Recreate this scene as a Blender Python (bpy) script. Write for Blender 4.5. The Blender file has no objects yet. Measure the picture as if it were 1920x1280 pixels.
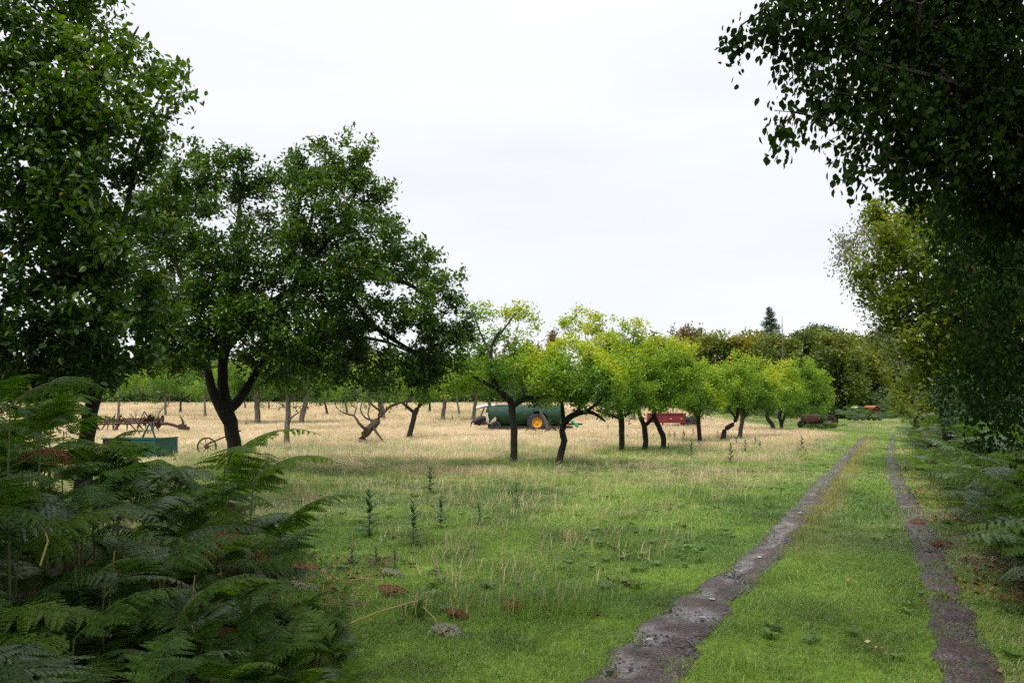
import bpy, math, random
import numpy as np
from mathutils import Matrix, Vector

# ------------------------------------------------------------------ camera, sky, sun, exposure
SC = bpy.context.scene
F, CX, HY, CAMZ = 1493.0, 960.0, 757.0, 1.65      # 28 mm lens in photo pixels, horizon row, eye height
cam_d = bpy.data.cameras.new('camera'); cam = bpy.data.objects.new('camera', cam_d)
SC.collection.objects.link(cam); SC.camera = cam
cam.location = (0, 0, CAMZ); cam.rotation_euler = (math.radians(90), 0, 0)
cam_d.sensor_width = 36; cam_d.lens = 28; cam_d.shift_y = (HY - 640) / 1920
cam_d.clip_start = 0.05; cam_d.clip_end = 3000

SUN_EL, SUN_AZ = 58, 205          # azimuth clockwise from +Y (view direction)
W = bpy.data.worlds.new('World'); SC.world = W; W.use_nodes = True
nt = W.node_tree; nt.nodes.clear()
def wn(t, **k):
    n = nt.nodes.new(t)
    for a, b in k.items(): setattr(n, a, b)
    return n
out = wn('ShaderNodeOutputWorld'); bg = wn('ShaderNodeBackground'); bg.inputs[1].default_value = 0.1
sky = wn('ShaderNodeTexSky', sky_type='NISHITA', sun_disc=False)
sky.sun_elevation = math.radians(SUN_EL); sky.sun_rotation = math.radians(SUN_AZ)
tc = wn('ShaderNodeTexCoord'); sep = wn('ShaderNodeSeparateXYZ')
nt.links.new(tc.outputs['Generated'], sep.inputs[0])
mx = wn('ShaderNodeMath', operation='MAXIMUM'); mx.inputs[1].default_value = 0.0; nt.links.new(sep.outputs[2], mx.inputs[0])
pw = wn('ShaderNodeMath', operation='POWER'); pw.inputs[1].default_value = 4.0; nt.links.new(mx.outputs[0], pw.inputs[0])
ma = wn('ShaderNodeMath', operation='MULTIPLY_ADD'); ma.inputs[1].default_value = 9.8; ma.inputs[2].default_value = 4.9
nt.links.new(pw.outputs[0], ma.inputs[0])
mp = wn('ShaderNodeMapping'); mp.inputs['Scale'].default_value = (1.2, 1.2, 5.0); nt.links.new(tc.outputs['Generated'], mp.inputs[0])
no = wn('ShaderNodeTexNoise'); no.inputs['Scale'].default_value = 1.6; no.inputs['Detail'].default_value = 5; nt.links.new(mp.outputs[0], no.inputs['Vector'])
mr = wn('ShaderNodeMapRange'); mr.inputs[1].default_value = 0.3; mr.inputs[2].default_value = 0.7; mr.inputs[3].default_value = 0.91; mr.inputs[4].default_value = 1.04
nt.links.new(no.outputs[0], mr.inputs[0])
mu = wn('ShaderNodeMath', operation='MULTIPLY'); nt.links.new(ma.outputs[0], mu.inputs[0]); nt.links.new(mr.outputs[0], mu.inputs[1])
tintn = wn('ShaderNodeVectorMath', operation='SCALE'); tintn.inputs[0].default_value = (0.985, 0.995, 1.02); nt.links.new(mu.outputs[0], tintn.inputs['Scale'])
mixc = wn('ShaderNodeMixRGB'); mixc.inputs[0].default_value = 0.93
nt.links.new(sky.outputs[0], mixc.inputs[1]); nt.links.new(tintn.outputs[0], mixc.inputs[2])
nt.links.new(mixc.outputs[0], bg.inputs[0]); nt.links.new(bg.outputs[0], out.inputs[0])

sd = bpy.data.lights.new('sun', 'SUN'); sd.energy = 1.5; sd.angle = math.radians(12); sd.color = (1, 0.96, 0.9)
sun = bpy.data.objects.new('sun', sd); SC.collection.objects.link(sun)
a, e = math.radians(SUN_AZ), math.radians(SUN_EL)
sun.rotation_euler = Vector((-math.sin(a) * math.cos(e), -math.cos(a) * math.cos(e), -math.sin(e))).to_track_quat('-Z', 'Y').to_euler()
sun.location = (0, 0, 60)
SC.view_settings.view_transform = 'Standard'; SC.view_settings.look = 'None'
SC.view_settings.gamma = 1; SC.view_settings.use_curve_mapping = False
SC.view_settings.exposure = 1.03
SC.render.engine = 'CYCLES'
SC.cycles.max_bounces = 6; SC.cycles.diffuse_bounces = 3; SC.cycles.glossy_bounces = 2
SC.cycles.transmission_bounces = 4; SC.cycles.transparent_max_bounces = 4
SC.cycles.use_denoising = False

# ------------------------------------------------------------------ helpers
def hash01(ix, iy, seed):
    h = (ix.astype(np.int64) * 374761393 + iy.astype(np.int64) * 668265263 + seed * 974634777) & 0xffffffff
    h = ((h ^ (h >> 13)) * 1274126177) & 0xffffffff
    return ((h ^ (h >> 16)) & 0xffff) / 65535.0
def vnoise(x, y, s, seed=0):
    x = np.asarray(x, float) / s; y = np.asarray(y, float) / s
    ix = np.floor(x); iy = np.floor(y); fx = x - ix; fy = y - iy
    fx = fx * fx * (3 - 2 * fx); fy = fy * fy * (3 - 2 * fy)
    a = hash01(ix, iy, seed); b = hash01(ix + 1, iy, seed); c = hash01(ix, iy + 1, seed); d = hash01(ix + 1, iy + 1, seed)
    return (a + (b - a) * fx) * (1 - fy) + (c + (d - c) * fx) * fy
def fbm(x, y, s, seed=0, oct=3):
    v = 0; amp = 1; tot = 0
    for o in range(oct):
        v = v + amp * vnoise(x, y, s / 2 ** o, seed + o * 17); tot += amp; amp *= .55
    return v / tot
def sstep(a, b, x):
    t = np.clip((np.asarray(x, float) - a) / (b - a), 0, 1)
    return t * t * (3 - 2 * t)
def gz(x, y):
    x = np.asarray(x, float); y = np.asarray(y, float)
    r = x / np.maximum(y, 3.0)
    rise = 1.62 * sstep(42, 118, y) * (1 - sstep(0.17, 0.36, r))
    und = 0.09 * (vnoise(x, y, 7, 3) - .5) * sstep(2, 8, y) + 0.05 * (vnoise(x, y, 3, 4) - .5)
    return rise + und
def gzf(x, y): return float(gz(x, y))
def ground_point(px, py):
    kx, kz = (px - CX) / F, (HY - py) / F
    y = 2.0; prev = y
    while y < 400:
        if CAMZ + kz * y <= gzf(kx * y, y): break
        prev = y; y *= 1.01
    lo, hi = prev, y
    for _ in range(30):
        m = (lo + hi) / 2
        if CAMZ + kz * m <= gzf(kx * m, m): hi = m
        else: lo = m
    return Vector((kx * hi, hi, gzf(kx * hi, hi)))
def at(px, py, y): return np.array(((px - CX) / F * y, y, CAMZ + (HY - py) / F * y))

def unit(v):
    return v / np.maximum(np.linalg.norm(v, axis=-1, keepdims=True), 1e-9)
LINK = SC.collection.objects.link
def leaf_geo(pos, d, n, L, Wd, fine):
    s = np.cross(n, d); s = unit(s); n = unit(np.cross(d, s)); L = L[:, None]; Wd = Wd[:, None]
    if fine:
        v = np.stack([pos, pos + d * L * .3 + s * Wd * .46 + n * Wd * .10, pos + d * L * .68 + s * Wd * .40 + n * Wd * .06, pos + d * L - n * L * .12,
                      pos + d * L * .68 - s * Wd * .40 + n * Wd * .06, pos + d * L * .3 - s * Wd * .46 + n * Wd * .10], 1)
        t = np.array([(0, 1, 2), (0, 2, 3), (0, 3, 4), (0, 4, 5)])
    else:
        v = np.stack([pos, pos + d * L * .45 + s * Wd * .5 + n * Wd * .12, pos + d * L - n * L * .1, pos + d * L * .45 - s * Wd * .5 + n * Wd * .12], 1)
        t = np.array([(0, 1, 2), (0, 2, 3)])
    k = v.shape[1]; f = (np.arange(len(pos))[:, None, None] * k + t[None]).reshape(-1, 3)
    return v.reshape(-1, 3), f, k
def add_attr(me, nm, arr):
    if arr.ndim == 1:
        at_ = me.attributes.new(nm, 'FLOAT', 'POINT'); at_.data.foreach_set('value', arr.astype(np.float32))
    else:
        at_ = me.attributes.new(nm, 'FLOAT_COLOR', 'POINT'); at_.data.foreach_set('color', arr.astype(np.float32).ravel())
def np_mesh(name, v, f, mat, attrs=None, smooth=False):
    """v (N,3); f (M,k) numpy"""
    me = bpy.data.meshes.new(name); v = np.ascontiguousarray(v, np.float32); f = np.ascontiguousarray(f, np.int32)
    k = f.shape[1]
    me.vertices.add(len(v)); me.vertices.foreach_set('co', v.ravel())
    me.loops.add(f.size); me.loops.foreach_set('vertex_index', f.ravel())
    me.polygons.add(len(f)); me.polygons.foreach_set('loop_start', np.arange(0, f.size, k, dtype=np.int32))
    me.polygons.foreach_set('loop_total', np.full(len(f), k, np.int32))
    if smooth: me.polygons.foreach_set('use_smooth', np.ones(len(f), bool))
    for n_, a_ in (attrs or {}).items(): add_attr(me, n_, np.asarray(a_))
    me.update(calc_edges=True)
    if mat: me.materials.append(mat)
    return me
def obj(name, me, parent=None, kind=None, loc=None, rot=None, label=None):
    o = bpy.data.objects.new(name, me); LINK(o)
    if parent: o.parent = parent
    if kind: o['kind'] = kind
    if loc is not None: o.location = loc
    if rot is not None: o.rotation_euler = rot
    if label: o['label'] = label
    return o
def tag(o, label, cat, group=None):
    o['label'] = label; o['category'] = cat
    if group: o['group'] = group
    return o
def thing(name, label, cat, loc=(0, 0, 0), rz=0, group=None):
    o = bpy.data.objects.new(name, None); LINK(o); o.empty_display_size = .2
    o.location = loc; o.rotation_euler = (0, 0, rz)
    return tag(o, label, cat, group)

class MB:
    def __init__(s): s.v = []; s.f = []
    def raw(s, v, f):
        b = len(s.v); s.v.extend([tuple(map(float, p)) for p in v]); s.f.extend([tuple(i + b for i in q) for q in f]); return s
    def box(s, c, d, M=None):
        x, y, z = d[0] / 2, d[1] / 2, d[2] / 2
        v = [Vector((i * x, j * y, k * z)) for i in (-1, 1) for j in (-1, 1) for k in (-1, 1)]
        if M is not None: v = [M @ p for p in v]
        v = [p + Vector(c) for p in v]
        return s.raw(v, [(0, 1, 3, 2), (4, 6, 7, 5), (0, 4, 5, 1), (2, 3, 7, 6), (0, 2, 6, 4), (1, 5, 7, 3)])
    def tube(s, pts, rad, n=8, caps=True):
        pts = [Vector(p) for p in pts]; rad = rad if hasattr(rad, '__len__') else [rad] * len(pts)
        v = []; f = []; ref = Vector((0.31, 0.17, 0.93))
        for i, p in enumerate(pts):
            d = (pts[min(i + 1, len(pts) - 1)] - pts[max(i - 1, 0)]).normalized()
            a_ = d.cross(ref if abs(d.dot(ref)) < .95 else Vector((1, 0, 0))).normalized(); b_ = d.cross(a_)
            for k in range(n):
                t = 2 * math.pi * k / n
                v.append(p + (a_ * math.cos(t) + b_ * math.sin(t)) * rad[i])
        for i in range(len(pts) - 1):
            for k in range(n): f.append((i * n + k, i * n + (k + 1) % n, (i + 1) * n + (k + 1) % n, (i + 1) * n + k))
        if caps: f.append(tuple(range(n - 1, -1, -1))); f.append(tuple((len(pts) - 1) * n + k for k in range(n)))
        return s.raw(v, f)
    def lathe(s, prof, c, ax, n=20, a0=0, a1=2 * math.pi):
        """prof [(along, radius)] revolved about axis ax through c"""
        ax = Vector(ax).normalized(); a_ = ax.orthogonal().normalized(); b_ = ax.cross(a_); c = Vector(c)
        full = a1 - a0 > 6.28; m = n if full else n + 1
        v = []; f = []
        for (h, r) in prof:
            for k in range(m):
                t = a0 + (a1 - a0) * k / n
                v.append(c + ax * h + (a_ * math.cos(t) + b_ * math.sin(t)) * r)
        for i in range(len(prof) - 1):
            for k in range(n): f.append((i * m + k, i * m + (k + 1) % m, (i + 1) * m + (k + 1) % m, (i + 1) * m + k))
        return s.raw(v, f)
    def mesh(s, name, mat, smooth=False):
        me = bpy.data.meshes.new(name); me.from_pydata(s.v, [], s.f); me.materials.append(mat)
        if smooth:
            me.polygons.foreach_set('use_smooth', np.ones(len(me.polygons), bool)); me.update()
            try: me.set_sharp_from_angle(angle=math.radians(40))
            except Exception: pass
        me.update(); return me
    def build(s, name, mat, parent=None, smooth=False, label=None): return obj(name, s.mesh(name, mat, smooth), parent, label=label)

# ------------------------------------------------------------------ materials
def new_mat(name):
    m = bpy.data.materials.new(name); m.use_nodes = True; t = m.node_tree; t.nodes.clear()
    o = t.nodes.new('ShaderNodeOutputMaterial'); return m, t, o
def ramp(t, cols):
    r = t.nodes.new('ShaderNodeValToRGB'); el = r.color_ramp.elements
    while len(el) < len(cols): el.new(0.5)
    for e_, (p, c) in zip(el, cols): e_.position = p; e_.color = (*c, 1)
    return r
def leaf_mat(name, cols, trans=0.35, rough=0.42, spec=0.35, tcol=(1.5, 1.6, 0.5)):
    m, t, o = new_mat(name); at_ = t.nodes.new('ShaderNodeAttribute'); at_.attribute_name = 'var'
    r = ramp(t, cols); t.links.new(at_.outputs['Fac'], r.inputs[0])
    p = t.nodes.new('ShaderNodeBsdfPrincipled'); p.inputs['Roughness'].default_value = rough; p.inputs['Specular IOR Level'].default_value = spec
    t.links.new(r.outputs[0], p.inputs['Base Color'])
    tr = t.nodes.new('ShaderNodeBsdfTranslucent'); mul = t.nodes.new('ShaderNodeMixRGB'); mul.blend_type = 'MULTIPLY'; mul.inputs[0].default_value = 1
    mul.inputs[2].default_value = (*tcol, 1); t.links.new(r.outputs[0], mul.inputs[1]); t.links.new(mul.outputs[0], tr.inputs[0])
    mix = t.nodes.new('ShaderNodeMixShader'); mix.inputs[0].default_value = trans
    t.links.new(p.outputs[0], mix.inputs[1]); t.links.new(tr.outputs[0], mix.inputs[2]); t.links.new(mix.outputs[0], o.inputs[0])
    return m
def solid(name, cols, scale=8, rough=0.6, metal=0, bump=0.2, spec=0.4, stretch=(1, 1, 1), coord='Object', bscale=None):
    """noise-mottled surface"""
    m, t, o = new_mat(name); tc_ = t.nodes.new('ShaderNodeTexCoord'); mp_ = t.nodes.new('ShaderNodeMapping'); mp_.inputs['Scale'].default_value = stretch
    t.links.new(tc_.outputs[coord], mp_.inputs[0])
    n_ = t.nodes.new('ShaderNodeTexNoise'); n_.inputs['Scale'].default_value = scale; n_.inputs['Detail'].default_value = 6; n_.inputs['Roughness'].default_value = .65
    t.links.new(mp_.outputs[0], n_.inputs['Vector']); r = ramp(t, cols); t.links.new(n_.outputs[0], r.inputs[0])
    p = t.nodes.new('ShaderNodeBsdfPrincipled'); p.inputs['Roughness'].default_value = rough; p.inputs['Metallic'].default_value = metal; p.inputs['Specular IOR Level'].default_value = spec
    t.links.new(r.outputs[0], p.inputs['Base Color'])
    if bump:
        n2 = t.nodes.new('ShaderNodeTexNoise'); n2.inputs['Scale'].default_value = bscale or scale * 3; n2.inputs['Detail'].default_value = 5
        t.links.new(mp_.outputs[0], n2.inputs['Vector'])
        b = t.nodes.new('ShaderNodeBump'); b.inputs['Strength'].default_value = bump; b.inputs['Distance'].default_value = 0.03
        t.links.new(n2.outputs[0], b.inputs['Height']); t.links.new(b.outputs[0], p.inputs['Normal'])
    t.links.new(p.outputs[0], o.inputs[0]); return m

M = {}
M['bark'] = solid('dark_bark', [(0.3, (0.007, 0.006, 0.005)), (0.55, (0.018, 0.015, 0.011)), (0.75, (0.042, 0.039, 0.03))], 14, .9, bump=.9, stretch=(1, 1, .35))
M['bark_grey'] = solid('grey_bark', [(0.3, (0.05, 0.042, 0.034)), (0.55, (0.12, 0.105, 0.085)), (0.75, (0.22, 0.20, 0.17))], 12, .9, bump=.9, stretch=(1, 1, .35))
M['bark_mid'] = solid('mossy_bark', [(0.3, (0.03, 0.024, 0.017)), (0.55, (0.075, 0.062, 0.042)), (0.75, (0.14, 0.13, 0.095))], 12, .9, bump=.9, stretch=(1, 1, .35))
M['deadwood'] = solid('dead_wood', [(0.3, (0.05, 0.04, 0.03)), (0.6, (0.13, 0.11, 0.09)), (0.8, (0.2, 0.18, 0.15))], 14, .9, bump=.6)
M['plum'] = leaf_mat('plum_leaf', [(0.0, (0.016, 0.041, 0.005)), (0.45, (0.040, 0.088, 0.008)), (0.8, (0.092, 0.162, 0.014)), (0.96, (0.15, 0.22, 0.02)), (1.0, (0.42, 0.27, 0.05))], .33, .36, .45)
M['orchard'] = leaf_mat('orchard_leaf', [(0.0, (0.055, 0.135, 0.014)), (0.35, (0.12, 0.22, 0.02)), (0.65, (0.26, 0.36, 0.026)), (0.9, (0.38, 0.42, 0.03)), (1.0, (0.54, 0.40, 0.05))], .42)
M['orchard_green'] = leaf_mat('green_orchard_leaf', [(0.0, (0.03, 0.085, 0.012)), (0.45, (0.065, 0.15, 0.017)), (0.8, (0.15, 0.25, 0.024)), (1.0, (0.34, 0.36, 0.03))], .4)
M['oak'] = leaf_mat('wood_leaf', [(0.0, (0.035, 0.06, 0.012)), (0.4, (0.075, 0.11, 0.018)), (0.75, (0.15, 0.175, 0.026)), (1.0, (0.26, 0.21, 0.035))], .33)
M['oak_brown'] = leaf_mat('brown_wood_leaf', [(0.0, (0.05, 0.048, 0.02)), (0.5, (0.11, 0.09, 0.035)), (1.0, (0.17, 0.11, 0.045))], .25)
M['oak_dark'] = leaf_mat('dark_wood_leaf', [(0.0, (0.025, 0.05, 0.018)), (0.5, (0.05, 0.085, 0.028)), (1.0, (0.09, 0.12, 0.04))], .25)
M['lime'] = leaf_mat('lime_leaf', [(0.0, (0.032, 0.062, 0.009)), (0.45, (0.075, 0.12, 0.013)), (0.8, (0.17, 0.20, 0.02)), (1.0, (0.32, 0.28, 0.03))], .38)
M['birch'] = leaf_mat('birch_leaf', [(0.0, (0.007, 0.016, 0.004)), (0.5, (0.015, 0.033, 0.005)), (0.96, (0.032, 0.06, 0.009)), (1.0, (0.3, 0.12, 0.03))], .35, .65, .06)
M['birch_far'] = leaf_mat('distant_birch_leaf', [(0.0, (0.06, 0.075, 0.03)), (0.5, (0.11, 0.125, 0.05)), (1.0, (0.2, 0.18, 0.07))], .3)
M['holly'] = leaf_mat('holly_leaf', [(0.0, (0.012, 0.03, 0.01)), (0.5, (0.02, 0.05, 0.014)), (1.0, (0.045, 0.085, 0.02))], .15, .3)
M['spruce'] = leaf_mat('spruce_needle', [(0.0, (0.07, 0.12, 0.085)), (0.5, (0.10, 0.165, 0.115)), (1.0, (0.15, 0.21, 0.15))], .15)
M['fern'] = leaf_mat('bracken_leaf', [(0.0, (0.018, 0.048, 0.005)), (0.5, (0.04, 0.095, 0.009)), (1.0, (0.10, 0.17, 0.017))], .38, .5, .2)
M['fern_blue'] = leaf_mat('wet_bracken_leaf', [(0.0, (0.017, 0.040, 0.006)), (0.5, (0.034, 0.070, 0.010)), (1.0, (0.066, 0.115, 0.019))], .3, .38, .45)
M['fern_sheen'] = leaf_mat('sky_sheen_bracken_leaf', [(0.0, (0.05, 0.095, 0.032)), (0.5, (0.085, 0.145, 0.055)), (1.0, (0.14, 0.20, 0.09))], .35, .36, .5)  # pale bluish sky sheen on the bank's bracken, painted into the leaf colour
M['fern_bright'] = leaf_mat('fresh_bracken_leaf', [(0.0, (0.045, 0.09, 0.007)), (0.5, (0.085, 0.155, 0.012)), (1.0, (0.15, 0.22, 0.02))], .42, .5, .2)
M['fern_pale'] = leaf_mat('wilted_bracken_leaf', [(0.0, (0.17, 0.2, 0.11)), (0.5, (0.3, 0.3, 0.22)), (1.0, (0.4, 0.33, 0.33))], .25, .6)
M['fern_brown'] = leaf_mat('dead_bracken_leaf', [(0.0, (0.08, 0.03, 0.014)), (0.5, (0.17, 0.065, 0.025)), (1.0, (0.28, 0.12, 0.045))], .25, .7, tcol=(1.4, 1, .6))
M['stem'] = solid('green_stem', [(0.3, (0.06, 0.09, 0.02)), (0.7, (0.13, 0.14, 0.035))], 10, .5, bump=0)
M['stem_dry'] = solid('straw_stem', [(0.3, (0.28, 0.2, 0.06)), (0.7, (0.45, 0.34, 0.12))], 10, .6, bump=0)
M['thistle'] = leaf_mat('thistle_leaf', [(0.0, (0.022, 0.055, 0.018)), (0.5, (0.04, 0.085, 0.025)), (1.0, (0.07, 0.12, 0.04))], .2)
M['tank_green'] = solid('tank_green_paint', [(0.32, (0.002, 0.014, 0.007)), (0.46, (0.005, 0.034, 0.016)), (0.56, (0.010, 0.045, 0.02)), (0.62, (0.035, 0.026, 0.014)), (0.68, (0.006, 0.034, 0.016))], 2.2, .5, bump=.05, spec=.25)
M['bright_green'] = solid('bright_green_paint', [(0.3, (0.02, 0.22, 0.12)), (0.7, (0.03, 0.3, 0.17))], 5, .4, bump=0)
M['teal'] = solid('teal_paint', [(0.3, (0.010, 0.055, 0.045)), (0.6, (0.014, 0.085, 0.07)), (0.78, (0.06, 0.12, 0.09))], 6, .45, bump=.05)
M['red'] = solid('faded_red_paint', [(0.3, (0.07, 0.008, 0.011)), (0.5, (0.15, 0.014, 0.022)), (0.68, (0.17, 0.03, 0.03)), (0.78, (0.09, 0.04, 0.03))], 3, .6, bump=.05)
M['tractor_red'] = solid('rusted_red_paint', [(0.3, (0.06, 0.013, 0.009)), (0.6, (0.12, 0.026, 0.016)), (0.78, (0.09, 0.04, 0.025))], 6, .5, bump=.1)
M['rust'] = solid('rust', [(0.3, (0.025, 0.013, 0.010)), (0.55, (0.06, 0.03, 0.021)), (0.78, (0.13, 0.075, 0.052))], 9, .85, bump=.5)
M['rust_orange'] = solid('orange_rust_paint', [(0.3, (0.2, 0.05, 0.02)), (0.6, (0.38, 0.11, 0.03)), (0.78, (0.16, 0.06, 0.03))], 5, .7, bump=.2)
M['rubber'] = solid('tyre_rubber', [(0.3, (0.014, 0.014, 0.015)), (0.7, (0.04, 0.04, 0.042))], 9, .75, bump=.2)
M['yellow'] = solid('yellow_wheel_paint', [(0.3, (0.5, 0.24, 0.02)), (0.6, (0.68, 0.36, 0.03)), (0.8, (0.4, 0.2, 0.05))], 7, .45, bump=.05)
M['iron'] = solid('dark_iron', [(0.3, (0.02, 0.018, 0.017)), (0.7, (0.06, 0.048, 0.04))], 9, .7, bump=.3)
M['galv'] = solid('galvanised_steel', [(0.3, (0.42, 0.43, 0.43)), (0.7, (0.62, 0.63, 0.63))], 8, .4, metal=.3, bump=.05)
M['pale'] = solid('weathered_cream_paint', [(0.3, (0.35, 0.3, 0.24)), (0.7, (0.55, 0.5, 0.42))], 5, .6, bump=.1)
M['orange'] = solid('orange_reflector', [(0.3, (0.6, 0.2, 0.02)), (0.7, (0.75, 0.3, 0.03))], 5, .3, bump=0)
M['stone'] = solid('pale_stone', [(0.3, (0.25, 0.24, 0.24)), (0.7, (0.5, 0.49, 0.48))], 12, .7, bump=.2)
M['gravel'] = solid('gravel_stone', [(0.3, (0.028, 0.02, 0.021)), (0.5, (0.075, 0.06, 0.066)), (0.72, (0.24, 0.21, 0.23))], 1.5, .3, bump=.2, coord='Object', spec=.5)
M['leaf_dry'] = leaf_mat('dry_fallen_leaf', [(0.0, (0.07, 0.03, 0.018)), (0.5, (0.18, 0.08, 0.035)), (0.85, (0.35, 0.2, 0.08)), (1.0, (0.6, 0.5, 0.35))], .1, .6)

# ------------------------------------------------------------------ ruts of the track
def chain_px(rows):          # rows of (py, px_a, px_b) -> two edges on the ground as functions of y
    L = [ground_point(r[1], r[0]) for r in rows]; R = [ground_point(r[2], r[0]) for r in rows]
    ys = np.array([p.y for p in L]); ya = np.array([p.y for p in R])
    return (ys[::-1] if ys[0] > ys[-1] else ys), np.array([p.x for p in L]), ya, np.array([p.x for p in R])
RUT_L = chain_px([(1420, 870, 1190), (1280, 1100, 1278), (1200, 1182, 1335), (1130, 1265, 1392), (1050, 1388, 1468), (980, 1458, 1518), (920, 1513, 1553), (870, 1564, 1592), (840, 1596, 1615), (824, 1612, 1623), (815, 1622, 1629)])
RUT_R = chain_px([(1420, 1790, 1960), (1280, 1768, 1885), (1180, 1752, 1842), (1100, 1730, 1802), (1000, 1703, 1755), (950, 1683, 1724), (900, 1664, 1694), (860, 1660, 1680), (838, 1664, 1680), (824, 1668, 1679), (815, 1672, 1680)])
def rut_edges(R, y):
    return np.interp(y, R[0], R[1]), np.interp(y, R[2], R[3])
RUT_END = float(RUT_L[0][-1])
def rut_dist(R, x, y):       # signed: negative inside, in metres
    a_, b_ = rut_edges(R, y)
    return np.maximum(a_ - x, x - b_)

# ------------------------------------------------------------------ ground colour map (what grows where)
TREE_SPOTS = []              # filled as the orchard is planted; long green grass grows round the trunks
BRACK_R = [(1420, 2060), (1280, 1985), (1180, 1930), (1100, 1858), (1030, 1800), (960, 1762), (900, 1726), (860, 1712), (830, 1700), (815, 1694)]
_br = [ground_point(b, a_) for a_, b in BRACK_R]
BR_Y = np.array([p.y for p in _br] + [80.0, 140.0]); BR_X = np.array([p.x for p in _br] + [40.0, 72.0])
def bracken_edge(y): return np.interp(y, BR_Y, BR_X)
def straw_amount(x, y):
    x = np.asarray(x, float); y = np.asarray(y, float)
    n = fbm(x * .55, y, 4.5, 11, 4) - .5; n2 = fbm(x * .7, y, 1.5, 31, 4) - .5
    s = sstep(12, 35, y + 30 * n + 24 * n2 - .1 * x) * (.95 + .7 * n2) * (.72 + .28 * sstep(26, 42, y))
    s = np.maximum(s, sstep(-.06, .25, n * .8 + n2 * .8 - .05) * .6 * sstep(8, 13, y))
    s = np.maximum(s, (.12 + 1.1 * n2) * sstep(9, 17, y + 6 * n))
    s = np.maximum(s, .95 * np.exp(-((x - 8.5) / 4.2) ** 2 - ((y - 22.5) / 2.6) ** 2) * sstep(-.2, .12, n2))
    verge = sstep(.5, 2.2, -(x - rut_edges(RUT_L, y)[0]))      # green verge next to the track
    inside = x > rut_edges(RUT_L, y)[0]
    s = np.where(inside, .0 + .12 * sstep(0, .4, n), s * (.15 + .85 * verge))
    right = x > rut_edges(RUT_R, y)[1]
    s = np.where(right, .05 + .5 * sstep(-.05, .3, n2), s)
    for (tx, ty, r) in TREE_SPOTS:
        d = np.hypot(x - tx - .25, (y - ty + .3) * .8)
        s = s * (1 - .75 * (1 - sstep(r * .4, r * 1.5, d + n2 * r)))
    return np.clip(s, 0, 1)
def field_tint(x, y, rnd=None):
    s = straw_amount(x, y)
    n = fbm(x, y, 1.9, 5, 4); n3 = fbm(x, y, .6, 8, 3)
    n = sstep(.25, .75, n); g = np.array((0.108, 0.212, 0.025))[None] * (1 - n[:, None]) + np.array((0.225, 0.365, 0.045))[None] * n[:, None]
    dk = sstep(.52, .75, n3)[:, None]; g = g * (1 - .36 * dk)
    st = np.array((0.56, 0.455, 0.245))[None] * (1 - n3[:, None]) + np.array((0.77, 0.66, 0.42))[None] * n3[:, None]
    n5 = fbm(x * .6, y, 2.4, 15, 3)[:, None]; st = st * (.74 + .5 * n5); br = sstep(.62, .8, fbm(x * .6, y, 1.1, 19, 3))[:, None] * .5; st = st * (1 - br) + np.array((0.36, 0.25, 0.13))[None] * br
    if rnd is not None:
        k = np.clip(s + (rnd - .5) * .75 * (s > .03), 0, 1)[:, None]
    else: k = s[:, None]
    c = g * (1 - k) + st * k
    dl = x - rut_edges(RUT_L, y)[1]                              # reddish seeding grass on the inner edge of the first rut
    rd = (sstep(-.1, .05, dl) * (1 - sstep(.12, .45, dl + (n3 - .5) * .5)) * sstep(7, 13, y))[:, None] * .5
    c = c * (1 - rd) + np.array((0.45, 0.33, 0.14))[None] * rd
    return c, s

# orchard trunks are listed first so that the grass map can know them
def gp(px, py): p = ground_point(px, py); return p
ORCH = dict(A=(963, 870), B=(1045, 875), C=(1165, 850), D=(1210, 846), E=(1243, 843), Fk=(1314, 831), G=(1356, 825), H=(1386, 822), I=(1452, 808), J=(1466, 805),
            K=(682, 832), L=(767, 822), Mm=(538, 835), N=(565, 795), O=(483, 796), P=(830, 788), Q=(888, 789))
for k_, (px_, py_) in ORCH.items():
    p_ = gp(px_, py_); TREE_SPOTS.append((p_.x, p_.y, 1.5 if k_ in 'ABCDE' else 1.0))
p_ = gp(437, 890); TREE_SPOTS.append((p_.x, p_.y, 2.5))

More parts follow.
